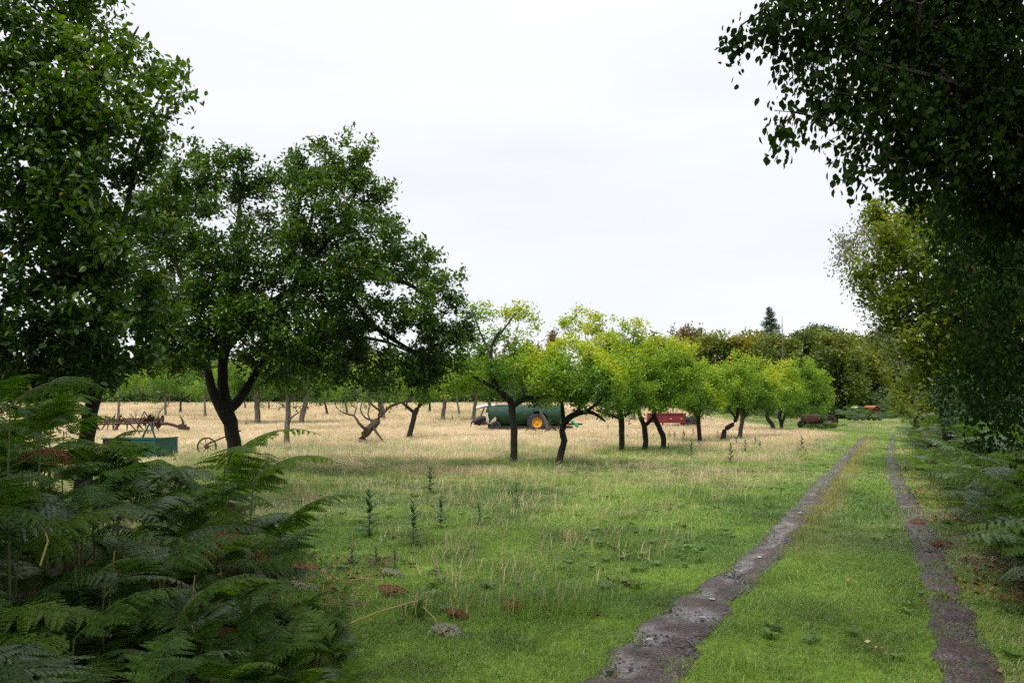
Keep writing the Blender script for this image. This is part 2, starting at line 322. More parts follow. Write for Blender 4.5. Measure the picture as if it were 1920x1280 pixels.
# ground sheet
def ground():
    ys = np.concatenate([np.linspace(-40, 2, 12), np.geomspace(2.4, 1500, 240)])
    us = np.concatenate([np.linspace(-6, -1.1, 16), np.linspace(-1.0, 1.0, 230), np.linspace(1.1, 6, 16)])
    U, Y = np.meshgrid(us, ys); X = U * (np.abs(Y) + 4)
    x, y = X.ravel(), Y.ravel(); z = gz(x, np.maximum(y, 0.0))
    c, s = field_tint(x, np.clip(y, 2, 400))
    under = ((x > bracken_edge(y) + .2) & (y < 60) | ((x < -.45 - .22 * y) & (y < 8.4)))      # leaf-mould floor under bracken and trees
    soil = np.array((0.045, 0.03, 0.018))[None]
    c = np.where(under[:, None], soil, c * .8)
    n, m = len(us), len(ys)
    i = (np.arange(m - 1)[:, None] * n + np.arange(n - 1)[None]).ravel()
    f = np.stack([i, i + 1, i + n + 1, i + n], 1)
    m_, t, o = new_mat('meadow_soil'); a_ = t.nodes.new('ShaderNodeAttribute'); a_.attribute_name = 'tint'
    tc_ = t.nodes.new('ShaderNodeTexCoord'); nz = t.nodes.new('ShaderNodeTexNoise'); nz.inputs['Scale'].default_value = 9; nz.inputs['Detail'].default_value = 8
    t.links.new(tc_.outputs['Object'], nz.inputs['Vector']); r = ramp(t, [(.25, (.45, .42, .38)), (.7, (1.15, 1.12, 1.1))]); t.links.new(nz.outputs[0], r.inputs[0])
    mu_ = t.nodes.new('ShaderNodeMixRGB'); mu_.blend_type = 'MULTIPLY'; mu_.inputs[0].default_value = 1
    t.links.new(a_.outputs['Color'], mu_.inputs[1]); t.links.new(r.outputs[0], mu_.inputs[2])
    p = t.nodes.new('ShaderNodeBsdfPrincipled'); p.inputs['Roughness'].default_value = 1; p.inputs['Specular IOR Level'].default_value = .1
    b = t.nodes.new('ShaderNodeBump'); b.inputs['Strength'].default_value = .6; b.inputs['Distance'].default_value = .05
    t.links.new(nz.outputs[0], b.inputs['Height']); t.links.new(b.outputs[0], p.inputs['Normal'])
    t.links.new(mu_.outputs[0], p.inputs['Base Color']); t.links.new(p.outputs[0], o.inputs[0])
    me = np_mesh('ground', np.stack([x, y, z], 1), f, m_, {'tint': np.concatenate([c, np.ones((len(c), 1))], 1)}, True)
    return obj('ground', me, kind='structure')
ground()

def mud_mat():
    m_, t, o = new_mat('wet_mud'); N = t.nodes.new; Lk = t.links.new
    tc_ = N('ShaderNodeTexCoord')
    n1 = N('ShaderNodeTexNoise'); n1.inputs['Scale'].default_value = 5; n1.inputs['Detail'].default_value = 8; Lk(tc_.outputs['Object'], n1.inputs['Vector'])
    r1 = ramp(t, [(.3, (0.036, 0.017, 0.014)), (.5, (0.085, 0.049, 0.045)), (.66, (0.15, 0.100, 0.102)), (.8, (0.25, 0.19, 0.20))]); Lk(n1.outputs[0], r1.inputs[0])
    vo = N('ShaderNodeTexVoronoi'); vo.inputs['Scale'].default_value = 36; Lk(tc_.outputs['Object'], vo.inputs['Vector'])
    r2 = ramp(t, [(0.0, (2.0, 1.95, 2.0)), (.3, (1.0, .97, .97)), (.5, (.45, .43, .42))]); Lk(vo.outputs['Distance'], r2.inputs[0])
    mu_ = N('ShaderNodeMixRGB'); mu_.blend_type = 'MULTIPLY'; mu_.inputs[0].default_value = 1; Lk(r1.outputs[0], mu_.inputs[1]); Lk(r2.outputs[0], mu_.inputs[2])
    wet = N('ShaderNodeAttribute'); wet.attribute_name = 'wet'
    rr = N('ShaderNodeMapRange'); rr.inputs[3].default_value = .6; rr.inputs[4].default_value = .15; Lk(wet.outputs['Fac'], rr.inputs[0])
    p = N('ShaderNodeBsdfPrincipled'); Lk(mu_.outputs[0], p.inputs['Base Color']); Lk(rr.outputs[0], p.inputs['Roughness']); p.inputs['Specular IOR Level'].default_value = .55
    n2 = N('ShaderNodeTexNoise'); n2.inputs['Scale'].default_value = 24; n2.inputs['Detail'].default_value = 6; Lk(tc_.outputs['Object'], n2.inputs['Vector'])
    b = N('ShaderNodeBump'); b.inputs['Distance'].default_value = .05; Lk(n2.outputs[0], b.inputs['Height'])
    bs = N('ShaderNodeMapRange'); bs.inputs[3].default_value = .9; bs.inputs[4].default_value = .06; Lk(wet.outputs['Fac'], bs.inputs[0]); Lk(bs.outputs[0], b.inputs['Strength'])
    b2 = N('ShaderNodeBump'); b2.inputs['Distance'].default_value = .025; b2.invert = True; Lk(vo.outputs['Distance'], b2.inputs['Height']); Lk(b.outputs[0], b2.inputs['Normal'])
    bs2 = N('ShaderNodeMapRange'); bs2.inputs[3].default_value = .8; bs2.inputs[4].default_value = .05; Lk(wet.outputs['Fac'], bs2.inputs[0]); Lk(bs2.outputs[0], b2.inputs['Strength'])
    Lk(b2.outputs[0], p.inputs['Normal']); Lk(p.outputs[0], o.inputs[0]); return m_
M['mud'] = mud_mat()
def rut(R, name, wet_side):
    ys = np.geomspace(3.4, RUT_END * .98, 420); n = 22
    a_, b_ = rut_edges(R, ys)
    w = b_ - a_; 
    a_ = a_ + w * .22 * (vnoise(ys, ys * 0, .6, 21) - .5) + .07 * (vnoise(ys, ys * 0, .2, 22) - .5) + .0
    b_ = b_ + w * .22 * (vnoise(ys, ys * 0, .55, 23) - .5) + .07 * (vnoise(ys, ys * 0, .2, 24) - .5) - .05 * w
    t = np.linspace(0, 1, n); X = a_[:, None] + (b_ - a_)[:, None] * t[None]; Y = np.repeat(ys[:, None], n, 1)
    prof = .012 + .012 * (1 - np.abs(2 * t - 1) ** 2)[None] * 0 
    x, y = X.ravel(), Y.ravel()
    rel = .03 * (vnoise(x, y, .3, 41) - .5) + .012 * (vnoise(x, y, .07, 42) - .5)
    z = gz(x, y) + .024 + rel - .02 * np.repeat((np.abs(2 * t - 1) ** 6)[None], len(ys), 0).ravel()
    tt = np.repeat(t[None], len(ys), 0).ravel()
    lane = np.exp(-((tt - wet_side) / .3) ** 2)
    wet = np.clip(sstep(.42, .55, fbm(x, y, 1.5, 51, 3) * .75 + lane * .36) * sstep(.005, -.006, rel - .003), 0, 1)
    i = (np.arange(len(ys) - 1)[:, None] * n + np.arange(n - 1)[None]).ravel()
    f = np.stack([i, i + 1, i + n + 1, i + n], 1)
    return obj(name, np_mesh(name, np.stack([x, y, z], 1), f, M['mud'], {'wet': wet}, True), kind='structure')
rut(RUT_L, 'muddy_path', .3); rut(RUT_R, 'muddy_path', .35)

# ------------------------------------------------------------------ scattered stuff by geometry nodes (grass, gravel, litter)
def scatter(name, pts, rot, scl, tint, sources, kind='stuff', label=None):
    me = bpy.data.meshes.new(name); n = len(pts); me.vertices.add(n); me.vertices.foreach_set('co', np.ascontiguousarray(pts, np.float32).ravel())
    for nm, arr in (('rot', rot), ('scl', scl)):
        at_ = me.attributes.new(nm, 'FLOAT_VECTOR', 'POINT'); at_.data.foreach_set('vector', np.ascontiguousarray(arr, np.float32).ravel())
    add_attr(me, 'tint', np.concatenate([tint, np.ones((n, 1))], 1))
    at_ = me.attributes.new('pick', 'INT', 'POINT'); at_.data.foreach_set('value', np.random.RandomState(3).randint(0, len(sources), n).astype(np.int32))
    o = obj(name, me, kind=kind)
    g = bpy.data.node_groups.new(name, 'GeometryNodeTree')
    g.interface.new_socket('Geometry', in_out='INPUT', socket_type='NodeSocketGeometry'); g.interface.new_socket('Geometry', in_out='OUTPUT', socket_type='NodeSocketGeometry')
    gi = g.nodes.new('NodeGroupInput'); go = g.nodes.new('NodeGroupOutput'); ip = g.nodes.new('GeometryNodeInstanceOnPoints')
    j = g.nodes.new('GeometryNodeJoinGeometry')
    for s in reversed(sources):
        oi = g.nodes.new('GeometryNodeObjectInfo'); oi.inputs['Object'].default_value = s; oi.inputs['As Instance'].default_value = True
        g.links.new(oi.outputs['Geometry'], j.inputs[0])
    def named(nm, ty):
        a_ = g.nodes.new('GeometryNodeInputNamedAttribute'); a_.data_type = ty; a_.inputs[0].default_value = nm; return a_.outputs[0]
    g.links.new(gi.outputs[0], ip.inputs['Points']); g.links.new(j.outputs[0], ip.inputs['Instance'])
    ip.inputs['Pick Instance'].default_value = True
    g.links.new(named('pick', 'INT'), ip.inputs['Instance Index'])
    e2r = g.nodes.new('FunctionNodeEulerToRotation'); g.links.new(named('rot', 'FLOAT_VECTOR'), e2r.inputs[0])
    g.links.new(e2r.outputs[0], ip.inputs['Rotation']); g.links.new(named('scl', 'FLOAT_VECTOR'), ip.inputs['Scale'])
    g.links.new(ip.outputs[0], go.inputs[0])
    md = o.modifiers.new('scatter', 'NODES'); md.node_group = g
    return o
def grass_mat(name):
    m_, t, o = new_mat(name); N = t.nodes.new; Lk = t.links.new
    a_ = N('ShaderNodeAttribute'); a_.attribute_type = 'INSTANCER'; a_.attribute_name = 'tint'
    v = N('ShaderNodeAttribute'); v.attribute_name = 'var'
    r = ramp(t, [(0, (.62, .62, .6)), (.6, (1, 1, 1)), (.84, (1.25, 1.2, 1.15)), (.93, (1.8, 1.4, 2.0)), (1, (2.4, 1.7, 3.6))]); Lk(v.outputs['Fac'], r.inputs[0])
    mu_ = N('ShaderNodeMixRGB'); mu_.blend_type = 'MULTIPLY'; mu_.inputs[0].default_value = 1; Lk(a_.outputs['Color'], mu_.inputs[1]); Lk(r.outputs[0], mu_.inputs[2])
    p = N('ShaderNodeBsdfPrincipled'); p.inputs['Roughness'].default_value = .33; p.inputs['Specular IOR Level'].default_value = .5; Lk(mu_.outputs[0], p.inputs['Base Color'])
    tr = N('ShaderNodeBsdfTranslucent'); Lk(mu_.outputs[0], tr.inputs[0])
    mix = N('ShaderNodeMixShader'); mix.inputs[0].default_value = .35; Lk(p.outputs[0], mix.inputs[1]); Lk(tr.outputs[0], mix.inputs[2]); Lk(mix.outputs[0], o.inputs[0]); return m_
M['grass'] = grass_mat('grass_blade')
def tuft(name, n, rad, h0, h1, w, lean, seed, wind=(0, 0)):
    R = np.random.RandomState(seed); th = R.rand(n) * 6.283; r = rad * np.sqrt(R.rand(n))
    b = np.stack([r * np.cos(th), r * np.sin(th), np.full(n, -.01)], 1); h = h0 + (h1 - h0) * R.rand(n) ** 1.5
    th2 = R.rand(n) * 6.283; ln = lean * (0.3 + R.rand(n))
    d = np.stack([np.cos(th2) * ln + wind[0], np.sin(th2) * ln + wind[1], np.ones(n)], 1)
    side = unit(np.stack([-np.sin(th2 + .6), np.cos(th2 + .6), np.zeros(n)], 1)) * w / 2
    dh = np.stack([d[:, 0], d[:, 1], np.zeros(n)], 1)
    mid = b + (dh * .35 + np.array((0, 0, .6))) * h[:, None]; tip = b + (dh * 1.0 + np.array((0, 0, .88))) * h[:, None] - np.array((0, 0, 1)) * (np.linalg.norm(dh, axis=1) * h * .25)[:, None]
    v = np.stack([b - side, b + side, mid + side * .8, mid - side * .8, tip], 1).reshape(-1, 3)
    k = np.arange(n)[:, None] * 5
    f = np.concatenate([k + [0, 1, 2], k + [0, 2, 3], k + [3, 2, 4]], 0)
    o = bpy.data.objects.new(name, np_mesh(name, v, f, M['grass'], {'var': np.repeat(R.rand(n), 5)})); return o
lawn = [tuft('grass_tuft', 95, .17, .015, .06, .0036, 1.3, s) for s in (1, 2, 3)]
rough = [tuft('rough_tuft', 80, .22, .07, .26, .0045, .65, s, (.3, .1)) for s in (4, 5, 6)]
straw = [tuft('straw_tuft', 90, .38, .12, .38, .008, .6, s, (.35, -.12)) for s in (7, 8, 9)]
RS = np.random.RandomState(11)
def wedge(y0, y1, dens, u0=-.78, u1=.74):
    area = (u1 - u0) * (y1 ** 2 - y0 ** 2) / 2; n = int(area * dens)
    y = np.sqrt(y0 ** 2 + RS.rand(n) * (y1 ** 2 - y0 ** 2)); x = y * (u0 + (u1 - u0) * RS.rand(n)); return x, y
def keep_grass(x, y, margin=.0):
    k = (rut_dist(RUT_L, x, y) > margin - .015 + .13 * (vnoise(x, y, .25, 77) - .62)) | (y > RUT_END)
    k &= (rut_dist(RUT_R, x, y) > margin - .015 + .13 * (vnoise(x, y, .25, 78) - .62)) | (y > RUT_END)
    k &= x < bracken_edge(y) + .3
    k &= ~((x < -.45 - .22 * y + .3 * (vnoise(x, y, .5, 79) - .5)) & (y < 8.2))
    return k
def lay(name, srcs, x, y, smin, smax, keep, tall=None):
    x, y = x[keep], y[keep]; n = len(x); c, s = field_tint(x, y, RS.rand(n))
    sc = smin + (smax - smin) * RS.rand(n) * (.5 + fbm(x, y, 1.1, 61, 2))
    if tall is not None: sc = sc * tall(x, y)
    z = gz(x, y)
    rot = np.stack([(RS.rand(n) - .5) * .25, (RS.rand(n) - .5) * .25, (RS.rand(n) * 6.283 if srcs is not straw else (RS.rand(n) - .5) * 2.2 + 6 * fbm(x, y, 4, 91, 2))], 1)
    return scatter(name, np.stack([x, y, z], 1), rot, np.stack([sc, sc, sc * (.8 + .5 * RS.rand(n))], 1), c, srcs)
x, y = wedge(3.0, 11, 120); lay('short_grass', lawn, x, y, .6, 1.3, keep_grass(x, y))
x, y = wedge(11, 24, 45); lay('short_grass', lawn, x, y, 1.0, 2.0, keep_grass(x, y))
x, y = wedge(24, 75, 5, .1, .74); lay('short_grass', lawn, x, y, 1.8, 3.2, keep_grass(x, y) & (straw_amount(x, y) < .5))
x, y = wedge(6, 26, 8); kk = keep_grass(x, y, .3) & (x < rut_edges(RUT_L, y)[0] - .7) & (fbm(x, y, 2.2, 83, 3) > .45)
seedh = [tuft('seed_stalks', 9, .22, .16, .40, .004, .5, s_, (.25, -.05)) for s_ in (21, 22, 23)]
def seed_scatter(x, y):
    n = len(x); c = np.array((0.62, 0.5, 0.27))[None] * (.7 + .5 * RS.rand(n, 1)); sc = .6 + .6 * RS.rand(n)
    scatter('seed_stalks', np.stack([x, y, gz(x, y)], 1), np.stack([RS.rand(n) * .2, RS.rand(n) * .2, RS.rand(n) * 6.28], 1), np.stack([sc] * 3, 1), c, seedh)
seed_scatter(x[kk], y[kk])
# broad-leaved weeds in the turf
def rosette(seed):
    Rr = np.random.RandomState(seed); n = 9; th = np.arange(n) * 2.4; P_ = np.zeros((n, 3)); D_ = unit(np.stack([np.cos(th), np.sin(th), .25 + .5 * Rr.rand(n)], 1)); N2 = unit(np.stack([-.4 * np.cos(th), -.4 * np.sin(th), np.ones(n)], 1))
    L2 = .05 + .08 * Rr.rand(n); v, f, k = leaf_geo(P_, D_, N2, L2, L2 * .42, True); return bpy.data.objects.new('weed_rosette', np_mesh('weed_rosette', v, f, M['grass'], {'var': np.repeat(.3 + .4 * Rr.rand(n), k)}))
ROS = [rosette(s_) for s_ in (1, 2, 3)]
x, y = wedge(4, 22, 7); kk = keep_grass(x, y, .1) & (fbm(x, y, 1.4, 87, 3) > .52); x, y = x[kk], y[kk]; n = len(x); sc = .4 + .6 * RS.rand(n)
scatter('meadow_weeds', np.stack([x, y, gz(x, y) + .02], 1), np.stack([RS.rand(n) * .2, RS.rand(n) * .2, RS.rand(n) * 6.28], 1), np.stack([sc] * 3, 1), np.array((0.10, 0.20, 0.022))[None] * (.6 + .7 * RS.rand(n, 1)), ROS)
x, y = wedge(4, 30, 16); s_ = straw_amount(x, y); n_ = fbm(x, y, 1.3, 71, 3)
free = keep_grass(x, y, .15) & (x < rut_edges(RUT_L, y)[0] - .5)
near_tree = np.zeros(len(x), bool)
for (tx, ty, r) in TREE_SPOTS: near_tree |= np.hypot(x - tx - .2, y - ty + .2) < r * .9
lay('tussock_grass', rough, x, y, .55, 1.15, free & ((n_ > .66) | near_tree | ((s_ > .3) & (n_ > .40))))
x, y = wedge(3.5, 60, 6, -.05, .7); dl = x - rut_edges(RUT_L, y)[1]
lay('seeding_grass', rough, x, y, .6, 1.0, (dl > .0) & (dl < .35) & (y > 4) & (y < RUT_END))
x, y = wedge(3.5, 30, 60, .1, .7); dl = x - rut_edges(RUT_L, y)[1]
lay('seeding_grass', rough, x, y, .4, .75, (dl > .0) & (dl < .30 + .3 * (vnoise(x, y, .6, 5) - .5)) & (RS.rand(len(x)) < sstep(5, 11, y) * .8))
x, y = wedge(15, 62, 10); s_ = straw_amount(x, y)
lay('straw_grass', straw, x, y, .55, 1.0, keep_grass(x, y, .5) & (RS.rand(len(x)) < sstep(.25, .8, s_)))
x, y = wedge(62, 135, 2.2, -.78, .40); s_ = straw_amount(x, y)
lay('straw_grass', straw, x, y, .9, 1.6, keep_grass(x, y, .5) & (s_ > .3))

x, y = wedge(3.4, 22, 220, -.05, .7); de = np.minimum(np.abs(rut_dist(RUT_L, x, y)), np.abs(rut_dist(RUT_R, x, y)))
lay('rut_edge_grass', lawn, x, y, .45, 1.1, (de < .06) & (RS.rand(len(x)) < .6) & (y < RUT_END))
# stones pressed into the ruts
def pebble(seed):
    R = np.random.RandomState(seed); g = MB(); pr = [(-.5, .02), (-.35, .35), (0, .5), (.3, .38), (.45, .02)]; g.lathe(pr, (0, 0, 0), (0, 0, 1), 7)
    g.v = [tuple(np.array(p) * (.75 + .5 * R.rand(3)) * np.array((1, .8, .5))) for p in g.v]
    o = bpy.data.objects.new('pebble', g.mesh('pebble', M['gravel'], True)); return o
peb = [pebble(s) for s in (1, 2, 3)]
px_, py_ = [], []
for R_ in (RUT_L, RUT_R):
    n = 36000; y = np.sqrt(3.6 ** 2 + RS.rand(n) * (32 ** 2 - 3.6 ** 2)) ** .96; a_, b_ = rut_edges(R_, y)
    x = a_ + (b_ - a_) * (.03 + .94 * RS.rand(n)); k = fbm(x, y, .9, 51, 3) < .60
    px_.append(x[k]); py_.append(y[k])
x, y = np.concatenate(px_), np.concatenate(py_); n = len(x)
sc = .009 + .032 * RS.rand(n) ** 3
scatter('gravel', np.stack([x, y, gz(x, y) + .017], 1), RS.rand(n, 3) * np.array((.6, .6, 6.28)), np.stack([sc] * 3, 1), np.ones((n, 3)), peb)

# ------------------------------------------------------------------ trees
def seg_tubes(P0, P1, R0, R1, sides=4):
    d = unit(P1 - P0); ref = np.where(np.abs(d[:, 2:3]) < .9, np.array((0, 0, 1.))[None], np.array((1., 0, 0))[None])
    a_ = unit(np.cross(d, ref)); b_ = np.cross(d, a_); n = len(P0)
    t = np.arange(sides) * 2 * np.pi / sides
    ring = a_[:, None] * np.cos(t)[None, :, None] + b_[:, None] * np.sin(t)[None, :, None]
    v = np.concatenate([P0[:, None] + ring * R0[:, None, None], P1[:, None] + ring * R1[:, None, None]], 1).reshape(-1, 3)
    k = np.arange(n)[:, None, None] * 2 * sides; q = np.arange(sides)
    f = np.stack([q, (q + 1) % sides, (q + 1) % sides + sides, q + sides], 1)[None] + k
    return v, f.reshape(-1, 4)
def smooth_path(pts, rad, step):
    P = np.array(pts, float); r = np.array(rad, float); out_p, out_r = [], []
    for i in range(len(P) - 1):
        p0 = P[max(i - 1, 0)]; p1 = P[i]; p2 = P[i + 1]; p3 = P[min(i + 2, len(P) - 1)]
        n = max(2, int(np.linalg.norm(p2 - p1) / step))
        for k in range(n):
            t = k / n; t2 = t * t; t3 = t2 * t
            out_p.append(.5 * (2 * p1 + (p2 - p0) * t + (2 * p0 - 5 * p1 + 4 * p2 - p3) * t2 + (3 * p1 - p0 - 3 * p2 + p3) * t3)); out_r.append(r[i] + (r[i + 1] - r[i]) * t)
    out_p.append(P[-1]); out_r.append(r[-1]); return np.array(out_p), np.array(out_r)
LEAF_MULT = 1.5
TRIS = [0]
def build_tree(name, label, cat, base, skel, lobes, mat, seed, tips_per=1.0, leaves=26, leaf=.09, wl=.55, fine=False, hang=0.0, flat=1.0, bark='bark', group=None,
               spray=.22, yellow=0.0, bare=None, leaf_objects=0, trunk_sides=10, rtip=.0032, lim=.35, vcon=.35, jig=.12, shoots=.10):
    """skel: list of (pts world, radii); the first is the trunk, the others are limbs. lobes: (centre, radius, density)."""
    R = np.random.RandomState(seed); base = np.array(base, float)
    T = thing(name, label, cat, tuple(base), 0, group)
    P = []; par = []; rad = []; pl = []; fixed = []
    for li, (pts, rr) in enumerate(skel):
        pp, rr = smooth_path(pts, rr, .14 if trunk_sides > 7 else .3)
        if li == 0: prev = -1
        else: prev = int(np.argmin(np.linalg.norm(np.array(P) - pp[0], axis=1))); pp[0] = P[prev]
        ids = []
        for k, p in enumerate(pp):
            if k and 0 < k < len(pp) - 1: p = p + R.randn(3) * rr[k] * .07
            P.append(p); par.append(prev); rad.append(rr[k]); pl.append(0 if prev < 0 else pl[prev] + np.linalg.norm(p - P[prev])); prev = len(P) - 1; ids.append(prev)
        # part mesh
        pts_l = [tuple(np.array(P[i]) - base) for i in ids]; rl = [rad[i] * (1 + .10 * (R.rand() - .5)) for i in ids]
        if li == 0:
            rl[0] *= 1.45
            if len(rl) > 2: rl[1] *= 1.2
        g = MB(); g.tube(pts_l, rl, trunk_sides if li == 0 else max(5, trunk_sides - 3)); g.build('trunk' if li == 0 else 'limb', M[bark], T, True)
    ns = len(P)
    tips = []; dens = []
    for (c, r, dn) in lobes:
        r = np.array(r if hasattr(r, '__len__') else (r, r, r * .9)); n = max(3, int(tips_per * dn * 80 * (r[0] * r[2]) / (spray * spray * 20)))
        q = unit(R.randn(n, 3)) * (R.rand(n, 1) ** (1 / 2.2)); q[:, 2] = np.where(q[:, 2] < -.5, q[:, 2] * .7, q[:, 2])
        ns_ = int(n * shoots); q2 = unit(R.randn(ns_, 3) + np.array((0, 0, .35))) * R.uniform(1.0, 1.32, (ns_, 1))
        tips.append(np.array(c) + np.concatenate([q, q2]) * r); dens.append(np.full(n, min(1, dn)))
    tips = np.concatenate(tips)
    sk = np.array(P); dd = np.array([np.min(np.linalg.norm(sk - t, axis=1)) for t in tips]); order = np.argsort(dd)
    cap = ns + int(len(tips) * 9) + 10
    A = np.zeros((cap, 3)); A[:ns] = sk; PL = np.zeros(cap); PL[:ns] = pl; par = par + [0] * (cap - ns); m = ns
    trunk_pen = np.zeros(cap); low = np.linalg.norm(sk[0] - sk, axis=1); trunk_pen[:ns] = np.where(np.array(rad) > max(rad) * .8, .8, 0)
    tipnodes = []
    for ti in order:
        t = tips[ti]; d = np.linalg.norm(A[:m] - t, axis=1); j = int(np.argmin(d + .18 * PL[:m] + trunk_pen[:m])); L = d[j]
        if m + 12 >= cap: break
        k = min(8, max(1, int(math.ceil(L / lim))))
        dr = t - A[j]; off = R.randn(3) * jig * L; off[2] += .10 * L; pv = j
        for q in range(1, k + 1):
            u = q / k; A[m] = A[j] + dr * u + off * math.sin(math.pi * u) + (R.randn(3) * .03 * min(L, 1) if q < k else 0)
            par[m] = pv; PL[m] = PL[pv] + L / k; pv = m; m += 1
        tipnodes.append(pv)
    par = np.array(par[:m]); A = A[:m]; flow = np.zeros(m); flow[tipnodes] += 1
    for i in range(m - 1, ns - 1, -1): flow[par[i]] += flow[i]
    rr = rtip * np.maximum(flow, 1) ** .52
    rr[:ns] = np.array(rad)
    g0 = np.arange(ns, m); p0 = par[g0]; rs = np.minimum(rr[g0] * 1.08, rr[p0] * .8)
    v, f = seg_tubes(A[p0] - base, A[g0] - base, rs, rr[g0], 4 if fine else 3)
    obj('twigs', np_mesh('twigs', v, f, M[bark], None, True), T, 'stuff')
    # leaves
    tn = np.array(tipnodes)
    if bare is not None:                       # tips under this height line carry few leaves
        h = A[tn, 2]; tn = tn[(h > bare) | (R.rand(len(tn)) < .25)]
    if leaves:
        leaves = int(leaves * LEAF_MULT); n = len(tn) * leaves; ti = np.repeat(tn, leaves); td = unit(A[ti] - A[par[ti]])
        u = R.rand(n, 1); back = np.minimum(np.linalg.norm(A[ti] - A[par[ti]], axis=1), .4)[:, None]
        pos = A[ti] - td * back * u + R.randn(n, 3) * spray * np.array((.5, .5, .42 if not hang else .6))
        if hang: pos[:, 2] -= hang * R.rand(n) ** 1.2
        d = unit(td * .5 + R.randn(n, 3) * .8 + np.array((0, 0, .15 - 2.0 * (hang > 0))))
        nn = unit(np.array((0, 0, 1.0 * flat)) + R.randn(n, 3) * .62)
        L = leaf * (.65 + .6 * R.rand(n)); Wd = L * wl * (.8 + .4 * R.rand(n))
        cell = vnoise(pos[:, 0] * 1.3 + pos[:, 2], pos[:, 1] + pos[:, 2] * .7, spray * 5, seed)
        zz = (pos[:, 2] - pos[:, 2].min()) / max(np.ptp(pos[:, 2]), .1)
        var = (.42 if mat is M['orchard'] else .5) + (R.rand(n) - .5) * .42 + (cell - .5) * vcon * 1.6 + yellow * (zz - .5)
        var = np.clip(var, 0, .95); rare = R.rand(n) < (.0006 if hang else .003); var[rare] = 1.0
        pick = np.zeros(n, bool)
        if leaf_objects:                       # the leaves that show largest are parts of their own
            px = CX + pos[:, 0] / pos[:, 1] * F; py = HY - (pos[:, 2] - CAMZ) / pos[:, 1] * F
            ok = (px > -5) & (px < 1925) & (py > -5) & (py < 1285); size = np.where(ok, L / pos[:, 1], 0)
            pick[np.argsort(-size)[:leaf_objects]] = True
        keep = ~pick
        v, f, k = leaf_geo(pos[keep] - base, d[keep], nn[keep], L[keep], Wd[keep], fine)
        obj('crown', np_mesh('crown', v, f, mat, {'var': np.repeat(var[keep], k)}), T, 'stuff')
        if leaf_objects:
            protos = []
            for q in range(6):
                v1, f1, k1 = leaf_geo(np.zeros((1, 3)), np.array([(1., 0, 0)]), np.array([(0, 0, 1.)]), np.ones(1), np.array([wl]), True)
                protos.append(np_mesh('leaf', v1, f1, mat, {'var': np.full(k1, .25 + .12 * q)}))
            for q, i in enumerate(np.nonzero(pick)[0]):
                X = d[i]; Yv = unit(np.cross(nn[i], X)); Z = np.cross(X, Yv)
                o = bpy.data.objects.new('leaf', protos[q % 6]); LINK(o); o.parent = T
                o.matrix_local = Matrix(((X[0] * L[i], Yv[0] * L[i], Z[0] * L[i], pos[i, 0] - base[0]), (X[1] * L[i], Yv[1] * L[i], Z[1] * L[i], pos[i, 1] - base[1]), (X[2] * L[i], Yv[2] * L[i], Z[2] * L[i], pos[i, 2] - base[2]), (0, 0, 0, 1)))
    return T
def path(y, rows):
    """rows (px, py, half-width px, dy)"""
    P = [at(r[0], r[1], y + (r[3] if len(r) > 3 else 0)) for r in rows]; return P, [r[2] / F * y for r in rows]
def lobes_px(y, rows):
    o = []
    for r in rows:
        dy = r[3] if len(r) > 3 else 0; dn = r[4] if len(r) > 4 else 1; yy = y + dy
        o.append((at(r[0], r[1], yy), r[2] / F * yy, dn))
    return o

# --- the big plum tree in the meadow
b = gp(437, 892); Y = b.y
main_skel = [path(Y, [(438, 897, 13.5), (441, 850, 12.5), (435, 805, 13), (424, 762, 12), (417, 715, 10), (421, 650, 9, .2), (428, 590, 9, .3), (440, 520, 7, .2), (448, 440, 5), (450, 360, 2.5, .2)]),
             path(Y, [(434, 805, 10), (415, 765, 10, -.2), (396, 725, 8, -.4), (388, 680, 6.5, -.5), (374, 600, 5, -.4), (340, 520, 4, -.2), (310, 440, 3), (300, 360, 1.5)]),
             path(Y, [(430, 775, 8), (452, 742, 9, .3), (480, 700, 7, .6), (508, 650, 6, .8), (540, 570, 5, .8), (570, 470, 4, .5), (590, 380, 2.5, .3), (600, 310, 1.5)]),
             path(Y, [(420, 660, 8), (470, 600, 8, -.3), (540, 550, 7, -.6), (610, 530, 6.5, -.6), (660, 560, 6, -.4), (700, 610, 5, -.1), (760, 650, 3.5), (820, 680, 2)]),
             path(Y, [(540, 552, 5, -.6), (600, 470, 4.5, -.5), (650, 400, 3.5, -.3), (680, 320, 2)]),
             path(Y, [(610, 531, 5, -.6), (690, 520, 5, .2), (760, 530, 4, .5), (820, 570, 2.5, .6)]),
             path(Y, [(508, 650, 5, .8), (580, 640, 5, 1.0), (650, 632, 4, 1.1), (720, 640, 3, 1.0), (790, 670, 2, .8)])]
